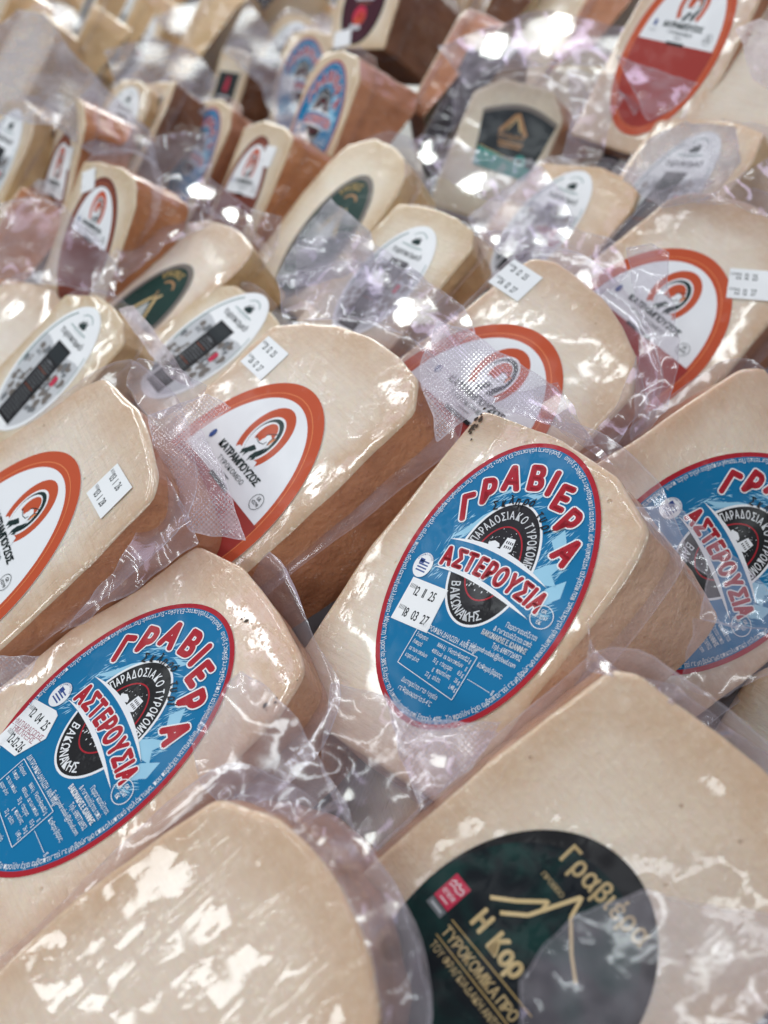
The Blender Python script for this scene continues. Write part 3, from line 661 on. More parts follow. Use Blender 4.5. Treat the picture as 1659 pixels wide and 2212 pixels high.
def build_wedge(name, out, t_top=6.0, t_bot=2.2, flare=(0, 0), paste='paste_pale', rind='rind_tan', seed=1, bulge=0.0):
    """a wedge cut from a wheel: cut face in the local xy plane facing +z, thick at the rind end (+y), thin at the tip"""
    root = bpy.data.objects.new(name, None); COL.objects.link(root); root.empty_display_size = 0.05
    Q = wedge_outline(out, seed)
    ys = [p.y for p in Q]; y0, y1 = min(ys), max(ys)
    c = Vector((sum(p.x for p in Q) / NSEG, (y0 + y1) / 2, 0))
    def thick(y): return t_bot + (t_top - t_bot) * (y - y0) / (y1 - y0)
    # cut face: rings from the middle to the edge, then a rolled edge
    prof = [(1.0, -.24), (.985, -.10), (.965, -.035), (.94, -.010), (.90, 0), (.84, 0), (.76, 0), (.66, 0), (.54, 0), (.40, 0), (.24, 0), (.1, 0)]
    vs = []; rim = []; fs = []
    def ring_pt(p, s, z):
        q = c + (p - c) * s
        d = 1.0 - s
        return q
    for s, z in prof:
        for p in Q:
            q = ring_pt(p, s, z)
            # keep the rolled edge about 4 mm wide whatever the size of the face
            if s > .89:
                dirv = (c - p); L = dirv.length; w = (1 - s) * 4.0
                q = p + dirv * (w / L) if L > 0 else p
            zz = z - .05 * (1 - min(1, (1 - s) * 6)) * (0.5 + noise.noise(Vector((q.x * .5, q.y * .5, seed))))
            if s == 1.0: zz = z
            if s < .985: zz = min(zz, 0.0) + (noise.noise(Vector((q.x * .22, q.y * .22, seed * 1.7))) - .35) * .06 * (1 if s > .8 else .3) - (.012 if s < .9 else 0)
            vs.append((q.x + flare[0] * max(0, -z), q.y + flare[1] * max(0, -z), min(zz, .004))); rim.append(1.0 if s > .9 else max(0.0, s / .9))
    m = NSEG
    for r in range(len(prof) - 1):
        for i in range(m):
            j = (i + 1) % m; fs.append((r * m + i, r * m + j, (r + 1) * m + j, (r + 1) * m + i))
    ci = len(vs); vs.append((c.x, c.y, -.01)); rim.append(0.0)
    for i in range(m): fs.append(((len(prof) - 1) * m + i, (len(prof) - 1) * m + (i + 1) % m, ci))
    # far cut face
    b0 = len(vs)
    for s in (1.0, .8, .4):
        for p in Q:
            t = thick(p.y); q = c + (p - c) * s
            vs.append((q.x + flare[0] * t, q.y + flare[1] * t, -t)); rim.append(s)
    for r in range(2):
        for i in range(m):
            j = (i + 1) % m; fs.append((b0 + r * m + j, b0 + r * m + i, b0 + (r + 1) * m + i, b0 + (r + 1) * m + j))
    ci = len(vs); vs.append((c.x + flare[0] * thick(c.y), c.y + flare[1] * thick(c.y), -thick(c.y))); rim.append(0)
    for i in range(m): fs.append((b0 + 2 * m + (i + 1) % m, b0 + 2 * m + i, ci))
    me = bpy.data.meshes.new('cut_face'); me.from_pydata(vs, [], fs); me.materials.append(M[paste])
    a = me.attributes.new('rim', 'FLOAT', 'POINT'); a.data.foreach_set('value', rim)
    obj('cut_face', me, root)
    # rind: the wall between the two cut faces
    vs = []; fs = []; K_ = 12
    for k in range(K_ + 1):
        u = k / K_
        for i, p in enumerate(Q):
            t = thick(p.y); z = -.24 + (-t + .24) * u
            tg = (Q[(i + 1) % m] - Q[i - 1]).normalized(); nr = Vector((tg.y, -tg.x, 0))
            k2 = (noise.noise(Vector((p.x * .5, p.y * .5, z * .5 + seed))) * .16 + noise.noise(Vector((p.x * 1.6, p.y * 1.6, z * .7 + seed * 2))) * .06 + bulge * 4 * u * (1 - u)) * min(1, 6 * u) * min(1, 6 * (1 - u))
            vs.append((p.x + flare[0] * (-z) + nr.x * k2, p.y + flare[1] * (-z) + nr.y * k2, z))
    for k in range(K_):
        for i in range(m):
            j = (i + 1) % m; fs.append((k * m + i, (k + 1) * m + i, (k + 1) * m + j, k * m + j))
    me = bpy.data.meshes.new('rind'); me.from_pydata(vs, [], fs); me.materials.append(M[rind]); obj('rind', me, root)
    return root, Q, c, thick

def build_margin(root, Q, c, thick, seed, w_top=2.6, w_side=.7, flare=(0, 0), mat='film', depth=.5):
    """the loose welded margin of the bag, standing out from the cheese round its sides and rind end"""
    ys = [p.y for p in Q]; y0, y1 = min(ys), max(ys)
    n = len(Q); lo = min(range(n), key=lambda i: (Q[i].y + abs(Q[i].x) * .01))
    order = [Q[(lo + i) % n] for i in range(n)]
    vs = []; fs = []; uv = []; hem = []; R = 9
    for i, p in enumerate(order):
        t_ = i / (n - 1); fade = min(1, t_ * 8) * min(1, (1 - t_) * 8)
        tg = (order[(i + 1) % n] - order[i - 1]).normalized(); nr = Vector((tg.y, -tg.x, 0))
        topness = max(0.0, min(1.0, (p.y - y0) / (y1 - y0) * 2.2 - 1.1))
        w = (w_side + (w_top - w_side) * topness) * (0.65 + .9 * (noise.noise(Vector((i * .045, seed * 2.7, 0))) + .5)) * fade + .05
        z0 = -max(.45, thick(p.y) * depth * .6)
        for k in range(R):
            u = k / (R - 1)
            wz = noise.noise(Vector((i * .035, u * .8, seed * 4.1))) * .9 * u * w * .55 + noise.noise(Vector((i * .09, u * 1.2, seed))) * .18 * u * w * .5
            q = p + nr * (.04 + u * w)
            z = z0 * (1 - .35 * u) + wz
            vs.append((q.x + flare[0] * -z0, q.y + flare[1] * -z0, z)); uv.append((i * .25, u * w)); hem.append(1.0 if k == R - 1 else 0.0)
    for i in range(n - 1):
        for k in range(R - 1): fs.append((i * R + k, (i + 1) * R + k, (i + 1) * R + k + 1, i * R + k + 1))
    return film_mesh('bag_margin', vs, fs, uv, hem, M[mat], root)

def film_mesh(name, vs, fs, uv, hem, mat, parent):
    me = bpy.data.meshes.new(name); me.from_pydata(vs, [], fs); me.materials.append(mat)
    a = me.attributes.new('hem', 'FLOAT', 'POINT'); a.data.foreach_set('value', hem)
    ul = me.uv_layers.new(name='uv'); li = [l.vertex_index for l in me.loops]
    ul.data.foreach_set('uv', [x for i in li for x in uv[i]])
    return obj(name, me, parent)

def flap(parent, pts, mat='film', amp=0.5, freq=0.35, seed=1, step=None, crease=0.0, hem_w=1.0):
    """a loose sheet of bag film: corners as (x, y, depth) seen from the camera, filled, crumpled and joined to its cheese"""
    inv = parent.matrix_world.inverted()
    P2 = [Vector((p[0], p[1])) for p in pts]; D = [p[2] for p in pts]
    Lp = sum((a - b).length for a, b in zip(P2, P2[1:] + P2[:1]))
    xs = [p.x for p in P2]; ys = [p.y for p in P2]
    step = step or max(4.0, math.sqrt((max(xs) - min(xs)) * (max(ys) - min(ys)) / 2600.0))
    n = max(24, int(Lp / step)); ring = resample([(p.x, p.y, d) for p, d in zip(P2, D)], n, True)
    # wavy edge
    rr = []
    for i, p in enumerate(ring):
        k = step * 1.3
        rr.append(Vector((p.x + noise.noise(Vector((i * .11, seed, 1))) * k, p.y + noise.noise(Vector((i * .11, seed, 9))) * k)))
    co = list(rr)
    def inside(x, y):
        c = False; j = len(rr) - 1
        for i in range(len(rr)):
            a, b = rr[i], rr[j]
            if (a.y > y) != (b.y > y) and x < (b.x - a.x) * (y - a.y) / (b.y - a.y) + a.x: c = not c
            j = i
        return c
    y = min(ys); row = 0
    while y <= max(ys):
        x = min(xs) + (step / 2 if row % 2 else 0)
        while x <= max(xs):
            if inside(x, y) and min((Vector((x, y)) - p).length_squared for p in rr) > (step * .55) ** 2: co.append(Vector((x, y)))
            x += step
        y += step * .87; row += 1
    edges = [(i, (i + 1) % n) for i in range(n)]
    v2, _, f2, *_r = geometry.delaunay_2d_cdt(co, edges, list(), 1, 1e-4)
    def depth(q):
        w = 0; s = 0
        for p, d in zip(P2, D):
            k = 1 / ((q - p).length_squared + 30) ; w += k; s += k * d
        return s / w
    dm = sum(D) / len(D); cmpx = dm / (26 / 36 * 2212)
    vs = []; uv = []; hem = []
    for i, q in enumerate(v2):
        X, Y = q.x * cmpx, q.y * cmpx
        d = depth(q)
        fq = freq * .42
        nz = noise.noise(Vector((X * fq, Y * fq, seed * 5.7))) + .22 * noise.noise(Vector((X * fq * 2.3, Y * fq * 2.3, seed * 2.2)))
        if crease:
            nz += crease * .45 * (1 - 2 * abs(noise.noise(Vector((X * fq * 1.1 + 4, Y * fq * .8, seed * 1.3)))))
        vs.append(inv @ (at(q.x, q.y, d + nz * amp) * CM)); uv.append((X, Y)); hem.append(hem_w if i < n else 0.0)
    return film_mesh('bag_flap', [tuple(v) for v in vs], [tuple(f) for f in f2], uv, hem, M[mat], parent)

def thing(o, label, cat, group=None):
    o['label'] = label; o['category'] = cat
    if group: o['group'] = group

def put_label(root, kind, y=0.0, x=0.0, rot=0.0):
    o = obj('label', label_mesh(kind), root, False); o.location = (x, y, 0); o.rotation_euler = (0, 0, rot); return o
def put_sticker(root, me, x, y, rot=0.0, z=0.0):
    o = obj('date_sticker', me, root, False); o.location = (x, y, z); o.rotation_euler = (0, 0, rot); return o

POSE = {
  'D': ((3.604, 24.459, 38.737), (-0.8833, -0.22984, 0.05655, 0.40468), 1.0),
  'C': ((-14.162, 23.04, 36.852), (0.85107, 0.17843, 0.03337, -0.49268), 1.0),
  'E': ((15.739, 27.542, 33.529), (-0.75178, -0.26898, -0.32856, 0.5045), 1.12),
  'G': ((-8.653, 34.597, 40.715), (0.80689, 0.23994, 0.00663, -0.53974), 1.0),
  'F': ((-21.325, 33.501, 40.505), (0.7727, 0.25736, -0.01972, -0.57993), 1.0),
  'Q': ((30.574, 64.629, 51.924), (-0.73044, -0.43876, 0.14159, 0.50389), 0.86),
  'I': ((18.377, 43.824, 38.937), (0.80208, 0.30995, 0.13071, -0.49348), 1.0),
  'H': ((4.779, 36.439, 40.116), (-0.8272, -0.25112, -0.10395, 0.49181), 1.0),
  'V': ((-17.533, 62.492, 48.981), (-0.75918, -0.43472, 0.09806, 0.4744), 0.704),
  'U': ((-6.154, 74.618, 47.463), (0.77508, 0.34894, -0.18822, -0.49201), 0.8),
  'J': ((-19.534, 49.066, 44.51), (-0.80266, -0.30427, -0.01172, 0.51285), 0.74),
  'K': ((-8.868, 48.476, 43.654), (-0.81154, -0.21882, -0.03894, 0.54038), 0.74),
  'N': ((3.78, 49.887, 44.445), (0.82993, 0.25885, -0.0333, -0.49306), 0.688),
  'O': ((17.49, 59.069, 42.781), (-0.79099, -0.29559, 0.07229, 0.53078), 0.76),
  'P': ((24.892, 54.417, 44.095), (-0.78673, -0.21916, 0.1721, 0.55082), 0.85),
  'L': ((-14.312, 55.073, 44.745), (-0.81005, -0.21059, 0.02036, 0.54687), 0.803),
  'M': ((0.647, 61.073, 45.577), (-0.80902, -0.27435, 0.10082, 0.50995), 0.835),
  'B': ((0.251, 11.344, 32.987), (0.78135, 0.34148, 0.14001, -0.50326), 0.7),
  'T': ((2.625, 77.653, 51.693), (0.77027, 0.40002, -0.16861, -0.46716), 0.8),
  'T1': ((2.472, 102.353, 52.985), (-0.79324, -0.48009, 0.11224, 0.35734), 0.8),
  'W': ((-10.512, 87.196, 50.143), (0.78667, 0.37534, -0.11944, -0.4754), 0.8),
  'S': ((11.367, 96.497, 59.799), (-0.85624, -0.40059, 0.06368, 0.3199), 0.8),
  'V2': ((-22.54, 75.129, 50.953), (-0.7548, -0.39332, 0.20751, 0.4822), 0.806),
  'AL': ((-28.23, 80.553, 54.131), (-0.7979, -0.36957, 0.07664, 0.47), 0.878),
  'Z': ((-17.615, 88.961, 54.249), (0.80167, 0.4009, -0.03641, -0.4419), 0.684),
  'BB1': ((-20.628, 140.778, 60.768), (-0.80129, -0.36408, 0.05475, 0.47157), 0.9),
  'BB2': ((-7.313, 160.435, 61.138), (-0.79747, -0.37716, 0.06866, 0.46591), 1.0),
  'A': ((-12.401, 10.705, 34.409), (0.7998, 0.27538, 0.05759, -0.53025), 1),
  'R': ((17.519, 70.259, 46.76), (-0.82168, -0.44556, 0.01472, 0.35511), 1),
  'Y': ((-15.835, 89.23, 53.206), (-0.83174, -0.30914, 0.15134, 0.43558), 0.9),
  'X': ((-7.757, 109.936, 52.729), (-0.75599, -0.41418, 0.17609, 0.47532), 1),
  'J0': ((-28.458, 57.024, 42.989), (0.86169, 0.26302, 0.03487, -0.43255), 1.14),
  'BK': ((26.378, 77.977, 46.066), (-0.73586, -0.47716, -0.0277, 0.47966), 1),
  'AD': ((-23.901, 86.438, 56.23), (0.75639, 0.34804, -0.23558, -0.50124), 1.02),
}
def pose(o, key):
    loc, q, s = POSE[key]
    o.matrix_world = Matrix.Translation(Vector(loc) * CM) @ Quaternion(q).to_matrix().to_4x4() @ Matrix.Scale(s * CM, 4)

STD = [(-5, -8), (-5, 4.9), (-3.5, 7.5), (0, 8.2), (3.5, 7.5), (5, 5), (5, -8)]
WIDE = [(-6.2, -9), (-6.2, .6), (-5.8, 4.5), (-5.3, 8), (-3, 10.3), (0, 11.3), (3, 10.8), (5.4, 8.5), (5.8, 3), (6.1, -1), (5.8, -9)]
G = 'vacuum packed cheese wedges piled in the display'
# key: name, outline of the cut face (cm), thickness at rind and tip, flare, paste, rind, printed label, film margin (top, side), label text
W = {}
def add(k, out, t, paste, rind, lab, mg, text, flare=(0, 0), mat='film', **kw): W[k] = dict(out=out, t=t, paste=paste, rind=rind, lab=lab, mg=mg, text=text, flare=flare, mat=mat, **kw)

add('A', [(-5.4, -9), (-5.4, 1.2), (-5, 5), (-4.6, 7.2), (-2.6, 8.6), (-.7, 9.1), (.9, 9.1), (2.5, 8.7), (3.9, 8), (5.2, 6.2), (5.5, 3), (5.5, -9)], (6, 2.5), 'paste_crease', 'rind_tan', ('black', -7.6, -1.6), (.9, .5),
    'nearest big cheese wedge with long creases in its film and almost no label in view')
add('B', [(-8, -10), (-7.7, 6), (-7.1, 13.5), (-6.1, 14.4), (-4.1, 14.7), (-1.7, 15.2), (1, 15.6), (5, 15.2), (8, 13), (8.5, -10)], (8, 3), 'paste_blotch', 'rind_tan', ('kor', 0, 0), (1.3, .5),
    'cheese wedge with a large black and green oval label lettered in gold', mat='film_milky')
add('C', [(-6.4, -9), (-5.9, 1.3), (-4.9, 5), (-4.5, 8.4), (-1.6, 9.2), (1.8, 8.9), (3.9, 8.4), (4.9, 7.9), (5.5, 6), (5.5, -9)], (6, 2.5), 'paste_speck', 'rind_tan', ('blue', 0, 0), (1.3, .5),
    'blue labelled cheese wedge whose torn white sticker carries a red ink stamp', flare=(.35, -.1))
add('D', [(-6.6, -9), (-6.3, -.8), (-5.0, 6.2), (-4.6, 7.8), (-.4, 7.5), (3.1, 6.4), (5.3, 4.6), (5.4, 3.3), (4.9, 0), (3.9, -4.7), (3.2, -9)], (6, 2.5), 'paste_pale', 'rind_pale', ('blue', 0, 0), (1.0, .5),
    'cheese wedge with its whole blue and red oval label clear, dated 18 03 27', flare=(.55, -.15))
add('E', [(-6.4, -9), (-6.5, 0), (-6.8, 4.8), (-6.8, 6.8), (-6.3, 7.9), (0, 8.6), (5, 7), (5.5, -9)], (6, 2.5), 'paste_speck', 'rind_tan', ('blue', 0, 0), (1.2, .5),
    'blue labelled cheese wedge cut by the right border, half behind clear film')
add('F', [(-6.9, -8), (-6.9, 3.6), (-5.2, 9.7), (-4.5, 10.9), (-.5, 11.7), (1, 11.6), (2.7, 11.4), (4.6, 11), (5.5, 10.3), (5.9, 6.3), (6.1, 2), (6, -9)], (5, 2.5), 'paste_pale', 'rind_brown', ('red', 0, 0), (1.5, .5),
    'orange ringed label cheese wedge whose date sticker reads 03 1 28', flare=(.35, -.05))
add('G', [(-6.4, -9), (-6.4, 3.6), (-6.5, 8.8), (-4.7, 10.1), (-2.7, 11.3), (-.3, 11.9), (2, 12), (4.1, 11.7), (5.4, 10.3), (5.6, 5.7), (5.6, -9)], (6, 2.5), 'paste_pale', 'rind_brown', ('red', 0, 0), (1.6, .7),
    'orange ringed label cheese wedge with its logo clear and a broad brown rind below', flare=(.55, -.05))
add('H', [(-5.6, -9), (-5.3, 2), (-4.8, 6.3), (-4.7, 9.7), (-4.3, 11.4), (-3.1, 12), (-1.6, 12), (.9, 11.7), (2.8, 11), (4.8, 9.8), (6.2, 7.8), (6.3, 4.4), (6.2, -9)], (6, 2.5), 'paste_pale', 'rind_brown', ('red', 0, 0), (1.6, .6),
    'orange ringed label cheese wedge veiled by a sheet of embossed film', flare=(.4, -.1))
add('I', [(-5.7, -9), (-5.7, 3.2), (-5.3, 9.2), (-4.5, 10.6), (-3.2, 11.5), (-1.2, 12.3), (.2, 12.5), (3, 12), (5.2, 10), (5.5, 6.2), (6, 2), (6, -9)], (6, 2.5), 'paste_pale', 'rind_brown', ('red', 0, 0), (1.4, .5),
    'orange ringed label cheese wedge whose tilted sticker reads 22 12 27', flare=(.3, 0))
add('J', [(-5.8, -8), (-5.1, 2.8), (-5.1, 5.9), (-1.6, 7.9), (1, 8.2), (3.8, 7.8), (5.6, 6.6), (5.8, -8)], (6, 2.5), 'paste_smooth', 'rind_gold', ('tyr', 0, 0), (.9, .5),
    'cheese wedge with a white oval label and long black panel, nearer the left border')
add('K', [(-6, -8), (-6.1, 4.4), (-3.9, 5.9), (-1.4, 6.2), (2.5, 6.3), (5, 5.9), (6.2, 4.8), (6.3, -8)], (6, 2.5), 'paste_smooth', 'rind_gold', ('tyr', 0, 0), (.9, .5),
    'cheese wedge with a white oval label and black panel, lying against the green label wedge')
add('L', [(-6.8, -8), (-7, 5.7), (-7.1, 9.9), (-4.5, 11.5), (0, 12.5), (4.3, 12), (5.1, 11.2), (5.6, 9.6), (5.6, -8)], (6, 2.5), 'paste_pale', 'rind_gold', ('gre', 0, 0), (1.2, .5),
    'dark green oval label cheese wedge showing a gold tripod with a pale cloth')
add('M', [(-8, -8), (-7.9, 3.2), (-7.2, 7.1), (-6.1, 9.7), (-2.7, 11), (.9, 10.5), (3.3, 9.6), (5, 8), (5.6, 6.2), (5.5, -8)], (6, 2.5), 'paste_smooth', 'rind_gold', ('gre', 0, 0), (1.2, .5),
    'dark green oval label cheese wedge with a film corner over its label')
add('N', [(-6.2, -8), (-6.2, 4.2), (-5.8, 8.3), (-3.3, 9), (-.4, 9.2), (2.1, 9.1), (5, 8.4), (6.3, 6.5), (6.4, -8)], (6, 2.5), 'paste_smooth', 'rind_gold', ('tyr', 0, 0), (1.0, .5),
    'white oval label cheese wedge with its label half under crumpled film, mid pile')
add('O', [(-6.6, -8), (-6.6, 1.9), (-5.8, 6.5), (1.5, 8.1), (5, 7.8), (7.1, 7), (8, 5), (8, -8)], (5, 2), 'paste_shrink', 'rind_gold', ('tyr', 0, 0), (1.4, .5),
    'white oval label cheese wedge with bright parallel wrinkles in its tight film')
add('P', [(-6.6, -8), (-6.6, 1.7), (-7.3, 8.4), (-3.1, 8.7), (1.9, 8.1), (5.5, 7), (6.5, 4), (6.5, -8)], (6, 2.5), 'paste_pale', 'rind_gold', ('tyr', 0, 0), (1.0, .5),
    'cheese wedge whose white oval label is blurred by milky film')
add('Q', WIDE, (7, 3), 'paste_pale', 'rind_brown', ('red', 0, 0), (1.4, .6),
    'upright cheese wedge with an orange ringed label standing behind the pale film wrapped ones')
add('J0', [(-4.8, -9), (-4.6, 5), (-4.1, 6.5), (-2, 7.7), (.7, 8.1), (3.1, 7.5), (4.8, 5.5), (4.8, -9)], (6, 2.5), 'paste_pale', 'rind_brown', None, (1.2, .6),
    'plain beige cheese wedge without label cut by the left border')
add('V', [(-6.9, -8), (-6.7, 3.5), (-6.1, 7.7), (-3.2, 8.5), (1.4, 9.1), (4.4, 8.8), (5.3, 8), (6.2, 6.3), (6.4, 3), (6.8, -8)], (6, 2.5), 'paste_smooth', 'rind_russet', ('rust', 0, 0), (1.6, .5),
    'russet rinded cheese wedge with rust ringed label, foremost of two side by side', flare=(.3, 0))
add('U', [(-5.6, -8), (-5.6, 4.6), (-5.9, 8.3), (-1.7, 9.3), (3.6, 8.8), (6.5, 7.9), (6.9, 7.1), (6.9, -8)], (6, 2.5), 'paste_smooth', 'rind_russet', ('rust', 0, 0), (1.2, .5),
    'russet rinded cheese wedge with a rust ringed label beside the green oval label', flare=(.3, 0))
add('V2', WIDE, (6, 2.5), 'paste_smooth', 'rind_russet', ('rust', 0, 0), (1.2, .4),
    'narrow looking cheese wedge with a rust ringed label tucked behind its twin')
add('T', [(-5, -8), (-4.9, 5), (-3.5, 7.5), (0, 8.2), (3.5, 7.5), (5, 5), (5, -8)], (8, 3), 'paste_smooth', 'rind_brown', ('blue', 0, 0), (1.0, .4),
    'far cheese wedge covered by a blue label with a wide brown rind beside it', flare=(.35, 0))
add('T1', STD, (6, 2.5), 'paste_smooth', 'rind_brown', ('blue', 0, 0), (1.0, .4),
    'far blue labelled cheese wedge leaning behind another blue labelled one')
add('W', STD, (6, 2.5), 'paste_smooth', 'rind_brown', ('blue', 0, 0), (1.0, .4),
    'small far cheese wedge with a blue label between the black label and rust ringed ones')
add('S', [(-4, -6.5), (-4.6, 0), (-4.4, 5), (-2.6, 8), (0, 9), (2.8, 8), (4.6, 5), (5, 0), (4.8, -6.5)], (11, 8), 'paste_smooth', 'rind_dark', ('mar', 0, 0), (1.0, .4),
    'thick dark rinded cheese piece with a maroon oval label high in the pile', flare=(.45, 0))
add('R', [(-4.6, -6), (-4.6, -1.3), (-4.5, 1.9), (-4.3, 4.7), (-2, 6.3), (2.9, 6), (4.5, 3.8), (4.4, .3), (4.2, -6)], (6, 4), 'paste_grey', 'rind_tan', ('lamp', 0, 0), (2.0, 1.2),
    'grey mottled cheese block with a black label and gold gabled emblem', flare=(.3, 0))
add('BK', [(-4.8, -8), (-4.6, 4), (-3.5, 6.5), (-1, 7.2), (1.5, 6.8), (4, 5.7), (4.8, 3), (4.8, -8)], (5, 3), 'paste_grey', 'rind_black', None, (1.6, .8),
    'black waxed cheese wedge with a pale cut face beside the mottled block', flare=(.1, 0))
add('Y', [(-4, -7), (-3.9, 4.8), (-4, 7), (-.5, 7.3), (3.6, 7), (4.2, 4), (3.8, -7)], (6, 2), 'paste_smooth', 'rind_dark', ('dark', 2.6, 0), (1.0, .4),
    'dark brown rinded cheese wedge with a black square label next to a white oval label', flare=(.2, 0))
add('X', [(-4, -7), (-3.9, 4.8), (-4, 7), (-.5, 7.0), (3.6, 6.4), (4.2, 4), (3.8, -7)], (6, 2), 'paste_smooth', 'rind_dark', ('dark', 1.7, 0), (1.0, .4),
    'dark brown rinded cheese wedge with a black square label beside the blue labels', flare=(.2, 0))
add('Z', STD, (6, 2.5), 'paste_smooth', 'rind_gold', ('tyr', 0, 0), (1.0, .4), 'small far cheese wedge with a white oval label beside a black square one')
add('AL', STD, (6, 2.5), 'paste_smooth', 'rind_gold', ('tyr', 0, 0), (1.0, .4), 'far cheese wedge with a white oval label at the left border')
add('AD', [(-7, -7), (-7, 1), (-4, 2.2), (3.4, 1.5), (6.5, 0), (6.5, -7)], (5, 2.5), 'paste_smooth', 'rind_dark', None, (1.0, .4), 'narrow cheese wedge with a grey label seen edge on near the left border')
add('BB1', STD, (6, 2.5), 'paste_smooth', 'rind_gold', ('tyr', 0, 0), (1.4, .4), 'brightly lit far cheese wedge with a white oval label on the back row')
add('BB2', STD, (6, 2.5), 'paste_smooth', 'rind_gold', ('tyr', 0, 0), (1.4, .4), 'farthest cheese wedge with a tall white oval label in bright light')

BUILT = {}
for n_, (k, w) in enumerate(W.items()):
    root, Q, c, th = build_wedge('cheese_wedge', w['out'], w['t'][0], w['t'][1], w['flare'], w['paste'], w['rind'], n_ + 1)
    pose(root, k)
    if w['lab']: put_label(root, *w['lab'])
    build_margin(root, Q, c, th, n_ + 1, w['mg'][0], w['mg'][1], w['flare'], w['mat'])
    thing(root, w['text'], 'cheese', G)
    BUILT[k] = root
bpy.context.view_layer.update()

# the blurred rows at the back and the pieces cut by the frame: placed on the rising shelf
FACING = Quaternion(POSE['Z'][1])
EX = [
 # px, py, depth, turn about its own upright, lean, scale, paste, rind, printed label, label text
 (430, 90, 106, 62, 0, 1.0, 'paste_smooth', 'rind_gold', None, 'golden rinded cheese wedge turned side on in the bright back row'),
 (150, 120, 100, 30, 0, .9, 'paste_smooth', 'rind_gold', None, 'pale cheese wedge under the big milky film sheet at the back'),
 (620, 75, 124, 10, -8, 1.0, 'paste_smooth', 'rind_gold', None, 'yellow lit cheese wedge behind the two leaning blue labels'),
 (610, 130, 104, -10, 0, .8, 'paste_smooth', 'rind_gold', ('tyr', 0, 0), 'far cheese wedge with a small white label just left of the blue labels'),
 (585, 30, 112, 80, 10, .9, 'paste_smooth', 'rind_black', None, 'black curved strap in the back row, built as a wedge'),  # black-rinded wedge stands in for a dark curved strap
 (950, 165, 74, 70, 5, .75, 'paste_smooth', 'rind_brown', None, 'brown rinded cheese wedge with a cream tip below the maroon label piece'),
 (978, 235, 74, 75, 0, .8, 'paste_grey', 'rind_black', None, 'black waxed cheese wedge standing between a small white tag and the mottled block'),
 (1385, 330, 66, 75, 0, .7, 'paste_grey', 'rind_black', None, 'black waxed cheese wedge leaning behind the white oval label near the right'),
 (1250, 60, 84, 70, 0, 1.0, 'paste_smooth', 'rind_brown', None, 'brown cheese wedge under crumpled film behind the mottled block'),
 (1040, 20, 92, 50, 0, 1.0, 'paste_smooth', 'rind_dark', ('blue', 0, 0), 'cheese wedge with a sliver of blue label at the top border'),
 (1668, 150, 54, 0, 0, .8, 'paste_pale', 'rind_tan', None, 'pale cheese piece in frosted film at the upper right border'),
 (1690, 1745, 35, 20, 0, .9, 'paste_pale', 'rind_tan', None, 'beige cheese wedge peeping in at the right border under the blue labelled one'),
 (1700, 425, 54, 15, 0, .9, 'paste_pale', 'rind_brown', None, 'cheese wedge in pinkish film at the right border above the tilted date sticker'),
 (815, 1700, 33.5, 45, 0, .75, 'paste_pale', 'rind_brown', None, 'brown piece of cheese half hidden under film between the big front wedges'),
 (-5, 560, 68, 45, 0, .9, 'paste_smooth', 'rind_russet', None, 'russet cheese wedge half buried in film at the left border'),
 (0, 395, 76, 60, 0, .8, 'paste_smooth', 'rind_russet', None, 'dark russet rinded wedge below a white oval label at the left border'),
]
for px, py, d in ((60, 20, 128), (190, 10, 140), (255, 60, 118), (340, -20, 160), (560, -10, 150), (700, 10, 130), (30, 150, 96), (800, -30, 130), (950, -20, 112), (1180, -10, 108), (1320, -20, 100), (730, 110, 112), (440, 20, 180), (650, -20, 190), (130, -20, 190), (860, 20, 105), (1150, 70, 90), (-20, -10, 118), (-40, 60, 104)):
    EX.append((px, py, d, (px * 7) % 50 - 10, (py * 3) % 9 - 4, 1.0, 'paste_smooth', 'rind_gold', ('tyr', 0, 0) if px in (190, 255, 700, 560) else None, None))
for n_, (px, py, d, turn, lean, s, pa, ri, lab, text) in enumerate(EX):
    root, Q, c, th = build_wedge('cheese_wedge', STD, 6, 2.5, (.1, 0), pa, ri, 60 + n_)
    rot = FACING @ Quaternion((0, 1, 0), math.radians(-turn)) @ Quaternion((0, 0, 1), math.radians(lean))
    root.matrix_world = Matrix.Translation(at(px, py, d) * CM) @ rot.to_matrix().to_4x4() @ Matrix.Scale(s * CM, 4)
    if lab: put_label(root, *lab)
    if d > 40: build_margin(root, Q, c, th, 60 + n_, 1.6, .6, (.1, 0), 'film')
    thing(root, text or ('blurred far cheese wedge with white oval label in the bright back row' if lab else 'blurred plain far cheese wedge in the bright back row'), 'cheese', G)
    BUILT['x%d' % n_] = root
bpy.context.view_layer.update()

# date stickers
s_old = sticker_mesh('21 12 25', '26 12 27', 2.35, 2.25, 3)
put_sticker(BUILT['D'], sticker_mesh('12 11 25', '18 03 27', 1.95, 2.15, 1), -2.18, -2.32, .03)
put_sticker(BUILT['C'], sticker_mesh('12 04 25', '12-12-26', 2.0, 2.6, 2, True), -2.75, -2.5, .18)
put_sticker(BUILT['F'], sticker_mesh('03 1 26', '03 1 28', 2.2, 2.2, 4), 3.18, 8.5, .06, -.03)
put_sticker(BUILT['G'], s_old, -4.7, 7.0, 0, -.03)
put_sticker(BUILT['H'], s_old, -3.9, 9.4, 0, -.03)
put_sticker(BUILT['I'], sticker_mesh('22 12 25', '22 12 27', 3.0, 2.2, 6), 3.05, 7.7, .62)
blank = sticker_mesh('', '', 2.6, 2.4, 7)
put_sticker(BUILT['V'], blank, -3.7, 6.1, .5)
put_sticker(BUILT['U'], blank, 3.2, 5.3, 0)
put_sticker(BUILT['V2'], blank, 2.6, 5.0, 0)
